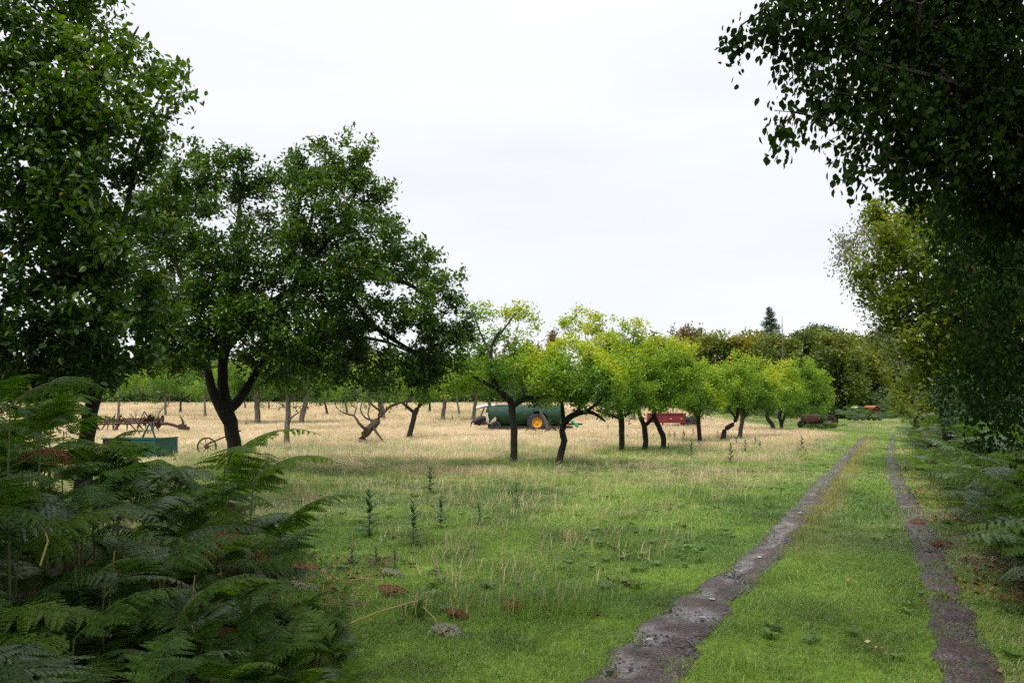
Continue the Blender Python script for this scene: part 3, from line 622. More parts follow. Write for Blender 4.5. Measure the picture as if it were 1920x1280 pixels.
main_lobes = lobes_px(Y, [(300, 385, 70, .2), (345, 350, 70, -.6), (410, 325, 60, .3), (440, 300, 30, 0), (370, 430, 75, -1), (290, 460, 55, .3), (280, 400, 45, .3, .7), (540, 330, 48, .4), (600, 325, 62, -.2), (660, 320, 55, .2), (690, 285, 26, 0, .7), (595, 275, 22, 0, .7),
    (610, 410, 80, -.8), (690, 390, 55, .4), (720, 350, 22, 0, .7), (490, 430, 62, .8, .8), (470, 350, 45, .3, .8), (700, 470, 80, -.5), (770, 490, 58, .5), (825, 545, 48, .2), (760, 570, 70, -1), (840, 610, 45, 0), (815, 650, 50, .8), (655, 540, 75, -1.2), (565, 540, 70, -1.2),
    (470, 540, 65, -1.3, .9), (400, 520, 60, -1), (330, 560, 55, .2, .9), (340, 500, 45, .9, .7), (600, 640, 60, -1, .7), (690, 650, 60, .3, .7), (510, 630, 50, -1.2, .8), (400, 630, 42, -1, .8), (340, 640, 40, .4, .8), (850, 680, 38, -.3, .9), (770, 690, 50, .2, .8), (560, 690, 45, .8, .8), (470, 680, 36, .6, .6), (640, 690, 50, -.2, .8), (700, 710, 45, .6, .6), (800, 720, 36, -.2, .6), (610, 730, 30, .5, .4), (440, 480, 55, -1.2), (540, 470, 60, -1), (330, 690, 36, 0, .6), (620, 480, 70, .2), (270, 520, 40, 0, .8), (480, 600, 60, -1.4), (560, 620, 60, -1.4), (400, 590, 55, -1.3), (640, 600, 60, .8), (290, 600, 45, .6, .9), (310, 670, 45, -.6, .8), (520, 700, 45, -.8, .6), (590, 700, 45, -1, .7), (730, 700, 45, -.8, .8), (820, 700, 40, .5, .8), (870, 640, 30, .3, .8), (440, 560, 50, .9), (385, 560, 50, -1.3, 1.2), (440, 610, 45, -1.4, 1.2), (330, 620, 50, -.9, 1.2), (500, 580, 50, -1.5, 1.1), (380, 665, 36, -1.2, 1), (480, 650, 40, .9, 1), (300, 560, 45, -.6, 1.1), (560, 660, 45, -1.3, 1), (640, 650, 45, 1, 1)])
main_lobes = [(c_, r_ * 1.12, d_) for c_, r_, d_ in main_lobes]
build_tree('plum_tree', 'big dark green plum tree with a forked black trunk standing in the meadow grass', 'tree', b, main_skel, main_lobes, M['plum'], 5, .52, 34, .10, .56, True, spray=.19, trunk_sides=12, yellow=.15)

# --- tall tree at the edge of the bracken, mostly crown
Yl = 11.0; bl = np.array((at(150, 0, Yl)[0], Yl, gzf(at(150, 0, Yl)[0], Yl)))
left_skel = [([bl + (0, 0, -.1), at(158, 880, Yl), at(166, 800, Yl), at(178, 740, Yl), at(190, 640, Yl), at(180, 500, Yl + .2), at(160, 320, Yl + .3), at(140, 120, Yl), at(130, -100, Yl)], [.13, .11, .1, .095, .085, .075, .06, .045, .02]),
             path(Yl, [(178, 738, 10), (120, 715, 9, -.4), (40, 720, 8, -.8), (-80, 700, 6, -1.2), (-160, 600, 4, -1.3)]),
             path(Yl, [(185, 560, 8), (215, 480, 7, .3), (240, 380, 5, .5), (255, 290, 4, .5), (285, 215, 2.6, .3), (320, 150, 1.2)]),
             path(Yl, [(170, 420, 8), (90, 330, 7, -.8), (0, 240, 5, -1.3), (-90, 120, 3, -1.4)]),
             path(Yl, [(150, 220, 6), (200, 120, 4.5, -.3), (240, 80, 3, -.3), (260, 50, 1.2, -.2)]),
             path(Yl, [(190, 640, 6), (240, 610, 5, .3), (300, 610, 3.5, .4), (330, 640, 1.5, .4)])]
left_lobes = lobes_px(Yl, [(60, 50, 100, -.5), (165, 40, 60, .2), (130, 130, 95, -.7), (215, 120, 52, 0), (275, 135, 50, .2, .75), (325, 140, 34, .3, .6), (340, 180, 22, .1, .6), (255, 215, 62, -.3, .9), (310, 235, 40, .3, .6), (180, 240, 80, -.9), (60, 200, 110, -1.1), (60, 340, 110, -.9), (175, 345, 80, .4, .8),
    (120, 450, 95, -1.2), (215, 445, 52, .3, .7), (40, 500, 100, -1), (190, 540, 75, -.7, .9), (250, 600, 55, .2, .8), (110, 600, 95, -1.2), (20, 640, 90, -.8), (200, 660, 60, -.4, .8), (290, 650, 45, .5, .7), (100, 690, 60, -.4, .8), (320, 590, 30, .5, .6),
    (-110, 60, 130, -.6, .8), (-130, 260, 130, -1, .8), (-120, 460, 130, -1, .8), (-110, 640, 110, -.8, .8), (60, -90, 110, -.2, .8), (180, -40, 60, 0, .8), (-60, -160, 130, 0, .7), (150, 250, 80, -1.2), (120, 340, 80, -1.3), (170, 460, 80, -1.2), (150, 600, 90, -1.3), (150, 690, 70, -1.0, .9), (230, 690, 55, -.3, .8), (20, 720, 70, -.9, .8), (280, 560, 50, .2, .8), (240, 330, 55, .4, .8), (285, 300, 45, .4, .8), (250, 420, 45, -.2, .9), (300, 440, 35, .3, .6), (290, 530, 45, .3, .8)])
left_lobes = [(c_, r_ * 1.13, d_) for c_, r_, d_ in left_lobes]
build_tree('tall_tree', 'tall leafy tree rising out of the bracken stand beside the big plum tree', 'tree', bl, left_skel, left_lobes, M['plum'], 15, .62, 22, .10, .58, True, spray=.17, yellow=.12, leaf_objects=290)

# --- wood the photographer stands in: unseen oaks, crowns shaped to shade the path entrance and bracken
SHADE = [((-3.6, -2.2), [(-3.4, -.5, 6.2, 2.6), (-5.2, 1.5, 6.0, 2.4), (-1.2, -1.8, 6.8, 2.4), (-6.8, 4.2, 5.6, 2.4), (-6.6, -.8, 5, 2.4), (-3.6, 3.4, 5.7, 2.0), (-4.6, 6.4, 7.3, 2.1), (-1.9, 5.2, 6.9, 1.7), (-1.0, 2.6, 6.0, 2.0)], 'oak just outside the picture roofing the bracken stand'),
         ((4.2, -3.0), [(3.4, -1.2, 6.6, 2.6), (5.6, 1.6, 6.2, 2.4), (.9, -2.4, 7.2, 2.4), (6.6, -1.6, 5.2, 2.4), (4.6, 3.8, 5.8, 2.0), (6.6, 6.8, 7.6, 2.2), (2.4, 2.2, 6.2, 1.8)], 'oak just outside the picture roofing the track entrance'),
         ((-12.0, 8.0), [(-8.6, 6.5, 3.6, 2.0), (-9.4, 8, 6.2, 2.4), (-10.2, 10.5, 4.0, 2.4), (-10.8, 10.5, 7.4, 2.4), (-8.2, 5, 5.6, 1.9), (-10.5, 8, 9, 2.6)], 'oak just outside the picture beside the tall tree'),
         ((10.5, 6.0), [(8.8, 7, 6.6, 2.2), (11, 10.5, 7.5, 2.4), (9.4, 8, 9, 2.4)], 'oak just outside the picture beside the overhanging birch')]
for i, ((bx_, by_), lb_, la_) in enumerate(SHADE):
    b_ = np.array((bx_, by_, gzf(bx_, 3.0))); lb_ = [(np.array(q[:3]), (q[3], q[3], q[3] * .6), .8) for q in lb_]
    build_tree('oak_tree', la_, 'tree', b_, [([b_ - (0, 0, .1), b_ + (.1, .1, 2.5), b_ + (0, .2, 5), b_ + (0, .2, 7)], [.25, .2, .15, .05])] + [([b_ + (0, .1, 3.2 + .3 * k), (b_ + (0, .1, 3.6)) * .4 + q[0] * .6, q[0]], [.1, .07, .03]) for k, q in enumerate(lb_)], lb_, M['plum'], 600 + i, tips_per=1.15, leaves=13, leaf=.28, wl=.65, spray=.5)
# --- birch overhanging the track
Yb = 6.2; bb = np.array((5.3, 6.6, gzf(5.3, 6.6)))
birch_skel = [([bb + (0, 0, -.1), bb + (-.05, 0, 1.5), bb + (.02, .05, 3.2), bb + (-.1, 0, 5), bb + (-.2, 0, 6.5)], [.16, .13, .11, .08, .03]),
              ([bb + (0, 0, 2.6), at(2000, 300, 6.4), at(1880, 200, 6.2), at(1760, 150, 6.0), at(1640, 120, 5.8)], [.06, .05, .04, .03, .012]),
              ([bb + (0, 0, 3.6), at(1960, 60, 6.6), at(1800, -40, 6.5), at(1620, -60, 6.3), at(1480, -20, 6.1)], [.055, .045, .035, .025, .01]),
              ([bb + (0, 0, 2.0), at(2050, 480, 6.3), at(1930, 400, 6.2), at(1820, 360, 6.1), at(1720, 340, 6.0)], [.05, .04, .03, .02, .01])]
birch_lobes = lobes_px(Yb, [(1470, 10, 60, -.2, .7), (1420, 40, 38, -.2, .35), (1380, 60, 26, -.2, .22), (1540, 60, 80, -.1, .9), (1510, 140, 52, -.3, .55), (1490, 215, 40, -.4, .28), (1455, 240, 22, -.4, .3), (1600, 160, 75, -.2), (1580, 240, 45, -.4, .7), (1600, 300, 30, -.5, .45), (1660, 70, 110, .3), (1690, 230, 90, -.2), (1650, 300, 40, -.5, .6), (1780, 100, 130, .2), (1800, 270, 120, 0), (1900, 180, 140, .2), (1910, 350, 130, 0), (1720, 340, 55, -.3, .6), (1860, 20, 120, .4), (1700, -50, 110, .3), (1560, -60, 90, .1), (2030, 200, 150, .2, .8), (2040, 420, 130, 0, .7)])
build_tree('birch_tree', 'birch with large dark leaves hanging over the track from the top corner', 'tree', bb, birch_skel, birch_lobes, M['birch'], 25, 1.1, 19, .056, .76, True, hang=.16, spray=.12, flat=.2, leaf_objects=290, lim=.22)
Yb2 = 9.0; bb2 = np.array((6.9, 10.0, gzf(6.9, 10)))
b2_skel = [([bb2 + (0, 0, -.1), bb2 + (0, 0, 2), bb2 + (-.1, 0, 4), bb2 + (-.2, -.2, 5.5)], [.13, .1, .07, .02]),
           ([bb2 + (0, 0, 2), at(1990, 560, 9.6), at(1890, 470, 9.2), at(1790, 430, 9)], [.05, .04, .03, .01]), ([bb2 + (0, 0, 1.2), at(2000, 720, 9.6), at(1900, 640, 9.3), at(1810, 620, 9.2)], [.05, .04, .025, .01])]
b2_lobes = lobes_px(Yb2, [(1770, 400, 55, 0, .8), (1850, 430, 90, .2), (1810, 500, 70, -.2, .9), (1880, 560, 95, 0), (1770, 560, 40, .1, .5), (1830, 640, 75, -.2, .9), (1900, 690, 85, 0), (1850, 740, 60, -.2, .8), (1950, 480, 110, .3), (1960, 640, 100, .3), (1790, 690, 35, 0, .5), (1960, 800, 80, 0)])
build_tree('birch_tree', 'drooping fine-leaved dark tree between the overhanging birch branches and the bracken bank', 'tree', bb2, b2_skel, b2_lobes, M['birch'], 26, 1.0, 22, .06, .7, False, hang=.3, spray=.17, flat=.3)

# --- lime with yellowing leaves beside the track, and what stands round it
def auto_skel(base, top, r, lobes, R, n_l=4, kink=.3):
    """trunk from base to top with a limb to some of the lobes"""
    base = np.array(base, float); top = np.array(top, float); mid = base * .5 + top * .5 + np.array((R.randn() * kink, R.randn() * kink * .5, 0)); q = base * .78 + top * .22 + np.array((R.randn() * kink * .4, 0, 0))
    sk = [([base - (0, 0, .1), q, mid, top], [r, r * .85, r * .6, r * .2])]
    order = list(range(len(lobes))); R.shuffle(order)
    for i in order[:n_l]:
        c = np.array(lobes[i][0]); a_ = base + (top - base) * (.3 + .3 * R.rand()); m_ = a_ * .45 + c * .55 + np.array((0, 0, .15 * np.linalg.norm(c - a_)))
        sk.append(([a_, m_, c], [r * .5, r * .32, r * .1]))
    return sk
def px_tree(name, label, cat, base_px, top_px, Y, rpx, lobes, mat, seed, base=None, **k):
    R = np.random.RandomState(seed); lb = lobes_px(Y, lobes)
    b = base if base is not None else np.array((at(base_px, 0, Y)[0], Y, gzf(at(base_px, 0, Y)[0], Y)))
    sk = auto_skel(b, at(top_px[0], top_px[1], Y), rpx / F * Y, lb, R)
    return build_tree(name, label, cat, b, sk, lb, mat, seed, **k)
px_tree('lime_tree', 'broad yellowing lime tree leaning over the track beyond the drooping birch', 'tree', 1790, (1730, 450), 19, 16,
        [(1645, 400, 34, 0, .8), (1700, 420, 60, .5), (1670, 470, 55, -.5), (1630, 520, 38, 0, .8), (1740, 500, 75, -1), (1690, 560, 62, -.8), (1780, 580, 80, -1.2), (1720, 640, 65, -1), (1820, 650, 80, -1), (1760, 700, 60, -.8, .9), (1800, 420, 80, .5), (1860, 520, 90, .5), (1630, 560, 22, 0, .6), (1850, 740, 60, -.5)],
        M['lime'], 31, tips_per=1.3, leaves=34, leaf=.11, wl=.72, spray=.28, yellow=.3)
px_tree('lime_tree', 'dark lime tree in the wall of trees behind the holly, beyond the bracken bank', 'tree', 1890, (1880, 420), 23, 14,
        [(1880, 430, 90, 0), (1930, 520, 90, 0), (1850, 540, 80, -.5), (1900, 640, 90, -.5), (1840, 660, 70, -.8), (1930, 730, 80, 0), (1860, 760, 60, -.6), (1960, 420, 90, 0), (1960, 640, 90, 0), (1990, 760, 80, 0), (1820, 740, 45, -.4)], M['lime'], 37, tips_per=.9, leaves=26, leaf=.13, wl=.7, spray=.32)
px_tree('hazel_bush', 'dusky green hazel between the olive bush and the yellowing lime trunk', 'shrub', 1785, (1785, 660), 30, 8,
        [(1770, 690, 45, 0), (1800, 650, 45, .4), (1760, 740, 38, -.4), (1810, 720, 45, 0), (1790, 770, 40, -.5), (1740, 770, 26, -.6), (1830, 770, 40, 0)], M['lime'], 38, tips_per=.8, leaves=26, leaf=.16, spray=.4, wl=.7)
px_tree('holly_bush', 'almost black evergreen shrub at the back of the bracken bank under the drooping tree', 'shrub', 1850, (1870, 740), 15.5, 8,
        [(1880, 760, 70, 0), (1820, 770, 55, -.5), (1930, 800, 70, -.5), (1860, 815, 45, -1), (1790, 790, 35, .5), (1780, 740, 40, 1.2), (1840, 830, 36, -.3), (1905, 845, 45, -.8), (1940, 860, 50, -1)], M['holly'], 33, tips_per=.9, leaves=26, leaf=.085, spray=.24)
px_tree('hazel_bush', 'olive green rounded bush at the bend of the track in front of dark trees', 'shrub', 1725, (1725, 690), 36, 7,
        [(1700, 715, 36, 0), (1735, 690, 40, .5), (1765, 735, 42, -.5), (1710, 765, 30, -.8), (1745, 780, 30, -.8), (1780, 680, 45, 1), (1690, 740, 20, 0)], M['lime'], 34, tips_per=.8, leaves=24, leaf=.2, spray=.45, wl=.7)
px_tree('birch_tree', 'slender grey-green birch with drooping twigs against the white sky', 'tree', 1735, (1640, 420), 42, 5,
        [(1585, 440, 26, 0, .6), (1610, 420, 22, 0, .6), (1575, 485, 22, 0, .5), (1605, 480, 28, 0, .6), (1600, 525, 22, 0, .5), (1630, 430, 26, .5, .7), (1640, 500, 34, .5, .8), (1595, 460, 30, .3, .7), (1570, 445, 16, 0, .5)], M['birch_far'], 35, tips_per=1.3, leaves=26, leaf=.15, hang=.7, spray=.5, flat=.2, bark='bark_grey')
px_tree('birch_tree', 'small hanging birch just above the dark trees at the end of the track', 'tree', 1712, (1680, 590), 60, 4,
        [(1630, 590, 20, 0, .6), (1650, 570, 22, 0, .7), (1640, 620, 20, 0, .7), (1665, 610, 28, 0, .8), (1670, 650, 28, 0)], M['birch_far'], 36, tips_per=.8, leaves=20, leaf=.2, hang=.7, spray=.6, flat=.2, bark='bark_grey')

# --- orchard trees in the front row, each with its own trunk
OG = 'old plum trees of the orchard'
def orchard(key, label, trunk, limbs, lobes, seed, leaf=.085, lv=24, spray=.2, mat=None, bark='bark', grow=1.22, **k):
    lobes = [(l[0], l[1], l[2] * grow) + tuple(l[3:]) for l in lobes]
    px, py = ORCH[key]; b = gp(px, py); Y = b.y
    sk = [path(Y, trunk)] + [path(Y, l) for l in limbs]; sk[0][0][0] = np.array(b) - (0, 0, .08)
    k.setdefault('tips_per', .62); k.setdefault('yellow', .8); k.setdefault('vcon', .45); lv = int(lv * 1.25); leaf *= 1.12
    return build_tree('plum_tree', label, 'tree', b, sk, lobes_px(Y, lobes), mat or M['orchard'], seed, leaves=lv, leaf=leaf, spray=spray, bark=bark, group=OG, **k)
orchard('A', 'orchard tree with a straight trunk, a tall bare fork and yellow leaf clumps on top', [(963, 874, 7.5), (964, 820, 6.5), (960, 770, 6.5), (957, 752, 7), (935, 730, 5.5), (922, 705, 5), (921, 660, 3), (925, 640, 2.2), (940, 615, 1.5)],
        [[(960, 762, 6), (985, 747, 5.5, -.2), (1020, 742, 5, -.3), (1060, 745, 3.5, -.2), (1095, 750, 2, 0)], [(921, 668, 2.5), (908, 640, 2, .2), (895, 610, 1.5, .2), (885, 580, .8)], [(925, 640, 2), (950, 610, 1.8), (965, 590, 1, 0), (985, 570, .6)], [(935, 730, 4), (905, 715, 3, -.4), (880, 700, 2, -.5)]],
        [(885, 585, 22, 0, .6), (915, 582, 24, 0, .6), (955, 588, 26, .2, .7), (990, 585, 24, 0, .7), (1000, 610, 16, 0, .6), (970, 640, 30, .6, .5), (925, 640, 32, .8, .45), (890, 640, 30, .5, .7), (880, 690, 34, -.3, .9), (920, 690, 36, .5, .9), (960, 690, 34, -.5, .9), (1000, 690, 30, .3, .9), (1005, 720, 26, -.2, .8), (940, 720, 30, .5, .7), (1050, 725, 28, .2, .7), (870, 725, 26, -.2, .7), (1010, 745, 20, .4, .8), (985, 738, 20, -.3, .7), (1040, 752, 18, .4, .7), (995, 752, 14, .2, .6), (925, 745, 18, .4, .6)], 41)
orchard('B', 'orchard tree with an S-bent trunk arching over and a dense dome of leaves', [(1044, 880, 7), (1052, 845, 6.5), (1058, 825, 6), (1054, 808, 6), (1062, 788, 6.5), (1075, 778, 5.5), (1100, 771, 4.5), (1120, 778, 3), (1135, 790, 1.5)],
        [[(1058, 800, 5), (1055, 770, 4, .2), (1050, 730, 3, .2), (1040, 690, 2)], [(1080, 776, 4), (1100, 740, 3.5, .3), (1110, 700, 2.5, .3), (1105, 660, 1.2)], [(1100, 771, 3), (1130, 745, 2.5, -.3), (1150, 700, 1.5, -.3)]],
        [(1030, 670, 34, 0), (1075, 655, 36, .2), (1120, 665, 38, .2), (1150, 690, 32, -.2), (1160, 725, 24, 0, .9), (1020, 705, 34, -.6), (1065, 705, 40, -.7), (1115, 715, 42, -.7), (1090, 745, 32, -.4, .8), (1040, 735, 26, -.5, .7), (1135, 755, 24, -.2, .7), (990, 680, 26, .2, .8), (1100, 690, 36, .8), (1025, 752, 18, .3, .7), (1005, 735, 22, .2, .7)], 42)
orchard('C', 'orchard tree with a plain dark trunk carrying bare low twigs, beside the S-bent one', [(1165, 855, 6), (1166, 820, 5.5), (1165, 785, 5.5), (1160, 760, 5), (1150, 700, 3), (1140, 640, 1.5)],
        [[(1165, 785, 3.5), (1145, 778, 3, -.3), (1120, 770, 1.5, -.5)], [(1165, 780, 3), (1190, 770, 2.5, .3), (1210, 750, 1.2, .5)], [(1150, 710, 2.5), (1180, 660, 2, .2), (1190, 625, 1)]],
        [(1090, 610, 30, .5, .8), (1060, 605, 20, .5, .6), (1125, 605, 20, .3, .6), (1130, 640, 36, 0, .9), (1170, 635, 32, .2, .9), (1185, 620, 16, 0, .5), (1200, 610, 10, 0, .5), (1160, 680, 36, -.3), (1190, 710, 34, -.3), (1170, 750, 32, -.5), (1205, 740, 26, 0, .9), (1140, 765, 24, -.5, .7), (1180, 780, 18, 0, .5)], 43, leaf=.09)
orchard('D', 'orchard tree whose trunk forks low in a Y, in the middle of the row', [(1209, 850, 5.5), (1210, 820, 5.2), (1208, 798, 5), (1200, 780, 4), (1195, 745, 3), (1200, 700, 1.5)], [[(1208, 798, 4), (1222, 785, 3.6), (1230, 762, 3), (1240, 720, 1.5)]],
        [(1200, 690, 32, 0), (1235, 665, 32, .3), (1220, 710, 34, -.5), (1250, 700, 30, -.3), (1195, 745, 28, -.4), (1235, 750, 28, -.5, .9), (1215, 650, 20, .5, .8)], 44, leaf=.09)
orchard('E', 'orchard tree with a curved trunk bowing away from its low-forked neighbour', [(1243, 846, 5.2), (1244, 822, 5), (1236, 800, 5), (1227, 782, 4.6), (1230, 765, 4), (1250, 740, 3), (1265, 700, 1.5)], [[(1230, 765, 3), (1215, 750, 2.5, .3), (1210, 720, 1.2, .4)], [(1250, 740, 2.5), (1275, 730, 2, -.2), (1290, 710, 1)]],
        [(1255, 660, 30, .2), (1285, 670, 30, 0), (1260, 700, 34, -.4), (1295, 705, 30, -.3), (1245, 735, 30, -.4), (1280, 740, 28, -.5, .9), (1305, 690, 18, 0, .9)], 45, leaf=.09)
orchard('Fk', 'orchard tree with a darker, greener crown and short slightly bent trunk', [(1315, 835, 4.4), (1311, 812, 4.2), (1309, 790, 4), (1310, 765, 3.4), (1315, 720, 2)], [[(1309, 785, 2.6), (1295, 762, 2, -.3), (1275, 745, 1, -.4)], [(1310, 775, 2.5), (1330, 750, 2, .2), (1340, 720, 1)]],
        [(1290, 715, 28, 0), (1320, 705, 28, .2), (1345, 720, 24, 0), (1300, 745, 32, -.5), (1335, 745, 30, -.5), (1310, 765, 24, -.4, .8), (1275, 755, 18, -.2, .8), (1350, 760, 18, 0, .8)], 46, leaf=.10, spray=.24, yellow=.3)
orchard('G', 'orchard tree with a zigzag dark trunk stepping sideways above the grass', [(1355, 828, 4.2), (1357, 812, 4.4), (1362, 803, 4.6), (1374, 795, 4), (1382, 780, 3.4), (1385, 750, 2.4), (1385, 710, 1.2)], [[(1380, 785, 2.5), (1365, 765, 1.8, -.3), (1350, 750, 1)]],
        [(1370, 700, 28, 0), (1345, 715, 24, .3), (1385, 690, 26, .3), (1365, 735, 30, -.5), (1400, 715, 26, -.2), (1390, 745, 26, -.5), (1350, 755, 22, -.3)], 47, leaf=.10, spray=.24)
orchard('H', 'orchard tree with a paler upright trunk next to the zigzag trunk', [(1386, 826, 4.2), (1389, 805, 4), (1393, 780, 4), (1396, 750, 3), (1405, 710, 1.5)], [[(1393, 785, 2.5), (1415, 760, 2, .2), (1430, 735, 1)]],
        [(1410, 695, 26, .2), (1435, 705, 24, 0), (1420, 730, 30, -.4), (1450, 735, 22, 0), (1405, 755, 26, -.5), (1440, 760, 24, -.5), (1385, 765, 16, 0, .8)], 48, leaf=.10, spray=.24, bark='bark_grey')
orchard('I', 'orchard tree leaning toward its neighbour at the edge of the bracken thicket', [(1453, 811, 3.8), (1447, 795, 3.8), (1438, 780, 3.4), (1440, 755, 2.4), (1455, 715, 1.2)], [],
        [(1470, 690, 22, .5), (1450, 715, 24, 0), (1480, 715, 26, 0), (1460, 745, 28, -.5), (1490, 745, 24, -.3), (1440, 735, 18, 0)], 49, leaf=.11, spray=.28)
orchard('J', 'last orchard tree of the row, double trunked with a rounded olive crown', [(1466, 808, 3.4), (1465, 792, 3.4), (1461, 778, 3), (1475, 750, 2.4), (1500, 715, 1.2)], [[(1466, 795, 2.6), (1473, 775, 2.2), (1490, 750, 1.2)]],
        [(1510, 695, 26, .5), (1535, 710, 22, .4), (1545, 740, 20, .3), (1515, 730, 30, 0), (1500, 760, 24, -.3, .9), (1530, 765, 20, 0, .9), (1480, 770, 18, 0, .8)], 50, leaf=.12, spray=.28, yellow=.25)
# --- orchard trees farther into the meadow, seen under the big plum tree's crown
def rnd_lobes(cx, cy, w, h, n, seed, r=(20, 32), dn=.9):
    R = np.random.RandomState(seed); return [(cx + (R.rand() * 2 - 1) * w, cy + (R.rand() * 2 - 1) * h, r[0] + (r[1] - r[0]) * R.rand(), (R.rand() * 2 - 1) * .9, dn) for _ in range(n)]
orchard('K', 'gnarled leaning orchard tree with bare crooked limbs and a snapped branch touching the grass', [(674, 836, 7), (680, 822, 7.5), (688, 808, 7.5), (699, 798, 8), (708, 788, 6.5), (714, 772, 4.2), (711, 754, 3), (704, 735, 2), (696, 715, 1)],
        [[(690, 805, 4), (682, 802, 3, -.3), (672, 792, 2.6, -.4), (664, 779, 2, -.4), (650, 776, 1.5, -.3), (638, 770, .8, -.3)], [(699, 800, 3.2), (709, 814, 2.4, -.4), (718, 826, 1.8, -.6), (728, 836, 1.2, -.8)], [(712, 780, 3.4), (726, 766, 2.8, .2), (742, 757, 2.4, .3), (765, 752, 1.6, .4), (790, 742, .8, .4)], [(708, 787, 2.6), (696, 787, 1.8, .3), (684, 782, 1.6, .3), (676, 768, 1.3, .3), (680, 750, .7, .2)], [(714, 770, 2.4), (702, 762, 2, -.3), (692, 750, 1.6, -.4), (688, 730, .9, -.4)], [(699, 797, 2), (690, 775, 1.5, .1), (694, 760, 1.2, .2), (684, 745, .7, .2)]],
        [(690, 700, 34, .2, .6), (730, 698, 34, .3, .8), (765, 713, 28, .3, .8), (650, 712, 30, .3, .5), (710, 730, 30, 0, .6), (660, 755, 30, -.3, .7), (635, 745, 24, 0, .6), (700, 755, 26, .2, .6), (745, 745, 22, .2, .6)], 51, leaf=.09, bare=2.35, lv=20, bark='bark_mid', rtip=.006)
orchard('L', 'orchard tree with a slanted dark trunk and yellow leaves behind the gnarled tree', [(766, 826, 5), (770, 805, 5), (776, 785, 5), (780, 770, 4.6), (795, 745, 3), (800, 710, 1.5)], [[(778, 775, 3.4), (755, 755, 2.5), (735, 735, 1.2)]],
        [(770, 715, 30, 0), (800, 705, 30, .3), (740, 715, 26, .5), (785, 740, 28, -.3, .8), (815, 730, 24, 0, .8)], 52, leaf=.09, yellow=.7)
orchard('Mm', 'orchard tree with a straight mossy trunk standing close behind the big plum tree', [(537, 838, 5.2), (538, 810, 5), (540, 780, 5), (540, 750, 4.5), (538, 710, 2.5), (535, 680, 1.2)], [[(540, 755, 3), (560, 730, 2), (575, 700, 1)], [(539, 790, 2), (552, 778, 1.4, -.2), (562, 772, .8, -.2)]],
        rnd_lobes(535, 700, 50, 25, 6, 53) + [(510, 752, 24, .3, .7), (565, 755, 24, -.3, .7)], 53, leaf=.09, mat=M['orchard_green'], bare=2.0, bark='bark_grey')
orchard('N', 'orchard tree with a tilted grey trunk two rows behind the big plum tree', [(564, 798, 5), (567, 780, 5), (572, 758, 4.6), (580, 725, 2.5), (585, 690, 1.2)], [], rnd_lobes(580, 705, 45, 22, 6, 54) + [(555, 740, 20, .3, .7), (605, 745, 22, -.3, .7)], 54, leaf=.11, mat=M['orchard_green'], bare=2.3, spray=.26, bark='bark_grey', tips_per=.8)
orchard('O', 'orchard tree with a pale lichen-grey trunk next to the fork of the big plum tree', [(483, 799, 5.5), (483, 780, 5.2), (482, 755, 5), (484, 725, 3), (480, 690, 1.2)], [], rnd_lobes(480, 705, 45, 20, 6, 55) + [(455, 742, 20, .3, .7), (505, 745, 20, -.3, .7)], 55, leaf=.11, mat=M['orchard_green'], bare=2.3, spray=.26, bark='bark_grey', tips_per=.8)
orchard('P', 'thin pale-trunked orchard tree between the slanted dark trunk and the green tanker', [(829, 791, 4), (831, 775, 4), (834, 757, 3.6), (838, 725, 2), (840, 695, 1)], [], rnd_lobes(840, 715, 42, 22, 6, 56), 56, leaf=.12, spray=.28, bark='bark_grey', tips_per=.8)
orchard('Q', 'thin grey-trunked orchard tree just beside the hose end of the green tanker', [(887, 792, 3.6), (889, 775, 3.6), (891, 757, 3.2), (895, 725, 2), (900, 700, 1)], [], rnd_lobes(885, 715, 36, 20, 5, 57), 57, leaf=.12, spray=.28, bark='bark_grey', tips_per=.8)
back = [(222, 792, 'grey'), (310, 783, 'grey'), (338, 776, ''), (385, 784, 'grey'), (430, 778, ''), (462, 770, 'grey'), (615, 781, ''), (652, 779, 'grey'), (721, 789, 'grey'), (805, 776, ''), (862, 779, 'grey'), (130, 790, ''), (505, 770, 'grey'), (760, 772, ''), (1100, 782, ''), (1190, 790, 'grey')]
back_label = ['rear orchard tree with a stubby grey trunk above the rusty harrow heap', 'rear orchard tree with a pale trunk just past the harrow hook', 'thin dark rear orchard tree beside the pale-trunked one near the harrow hook', 'rear orchard tree seen against the side of the big forked trunk',
    'small dark rear orchard tree in the fork of the big plum tree', 'far grey rear orchard tree between the big fork and the lichen-grey trunk', 'dark rear orchard tree between the tilted grey trunk and the gnarled tree', 'grey rear orchard tree just behind the gnarled tree\'s bare limbs', 'rear orchard tree standing between the gnarled tree and the slanted trunk',
    'distant rear orchard tree just past the slanted dark trunk', 'distant grey rear orchard tree between the two thin pale trunks', 'rear orchard tree behind the tallest bracken', 'tiny far rear orchard tree next to the tilted grey trunk', 'tiny far rear orchard tree behind the slanted dark trunk', 'rear orchard tree beyond the drawbar of the green tanker', 'grey rear orchard tree between the tanker and the red trailer']
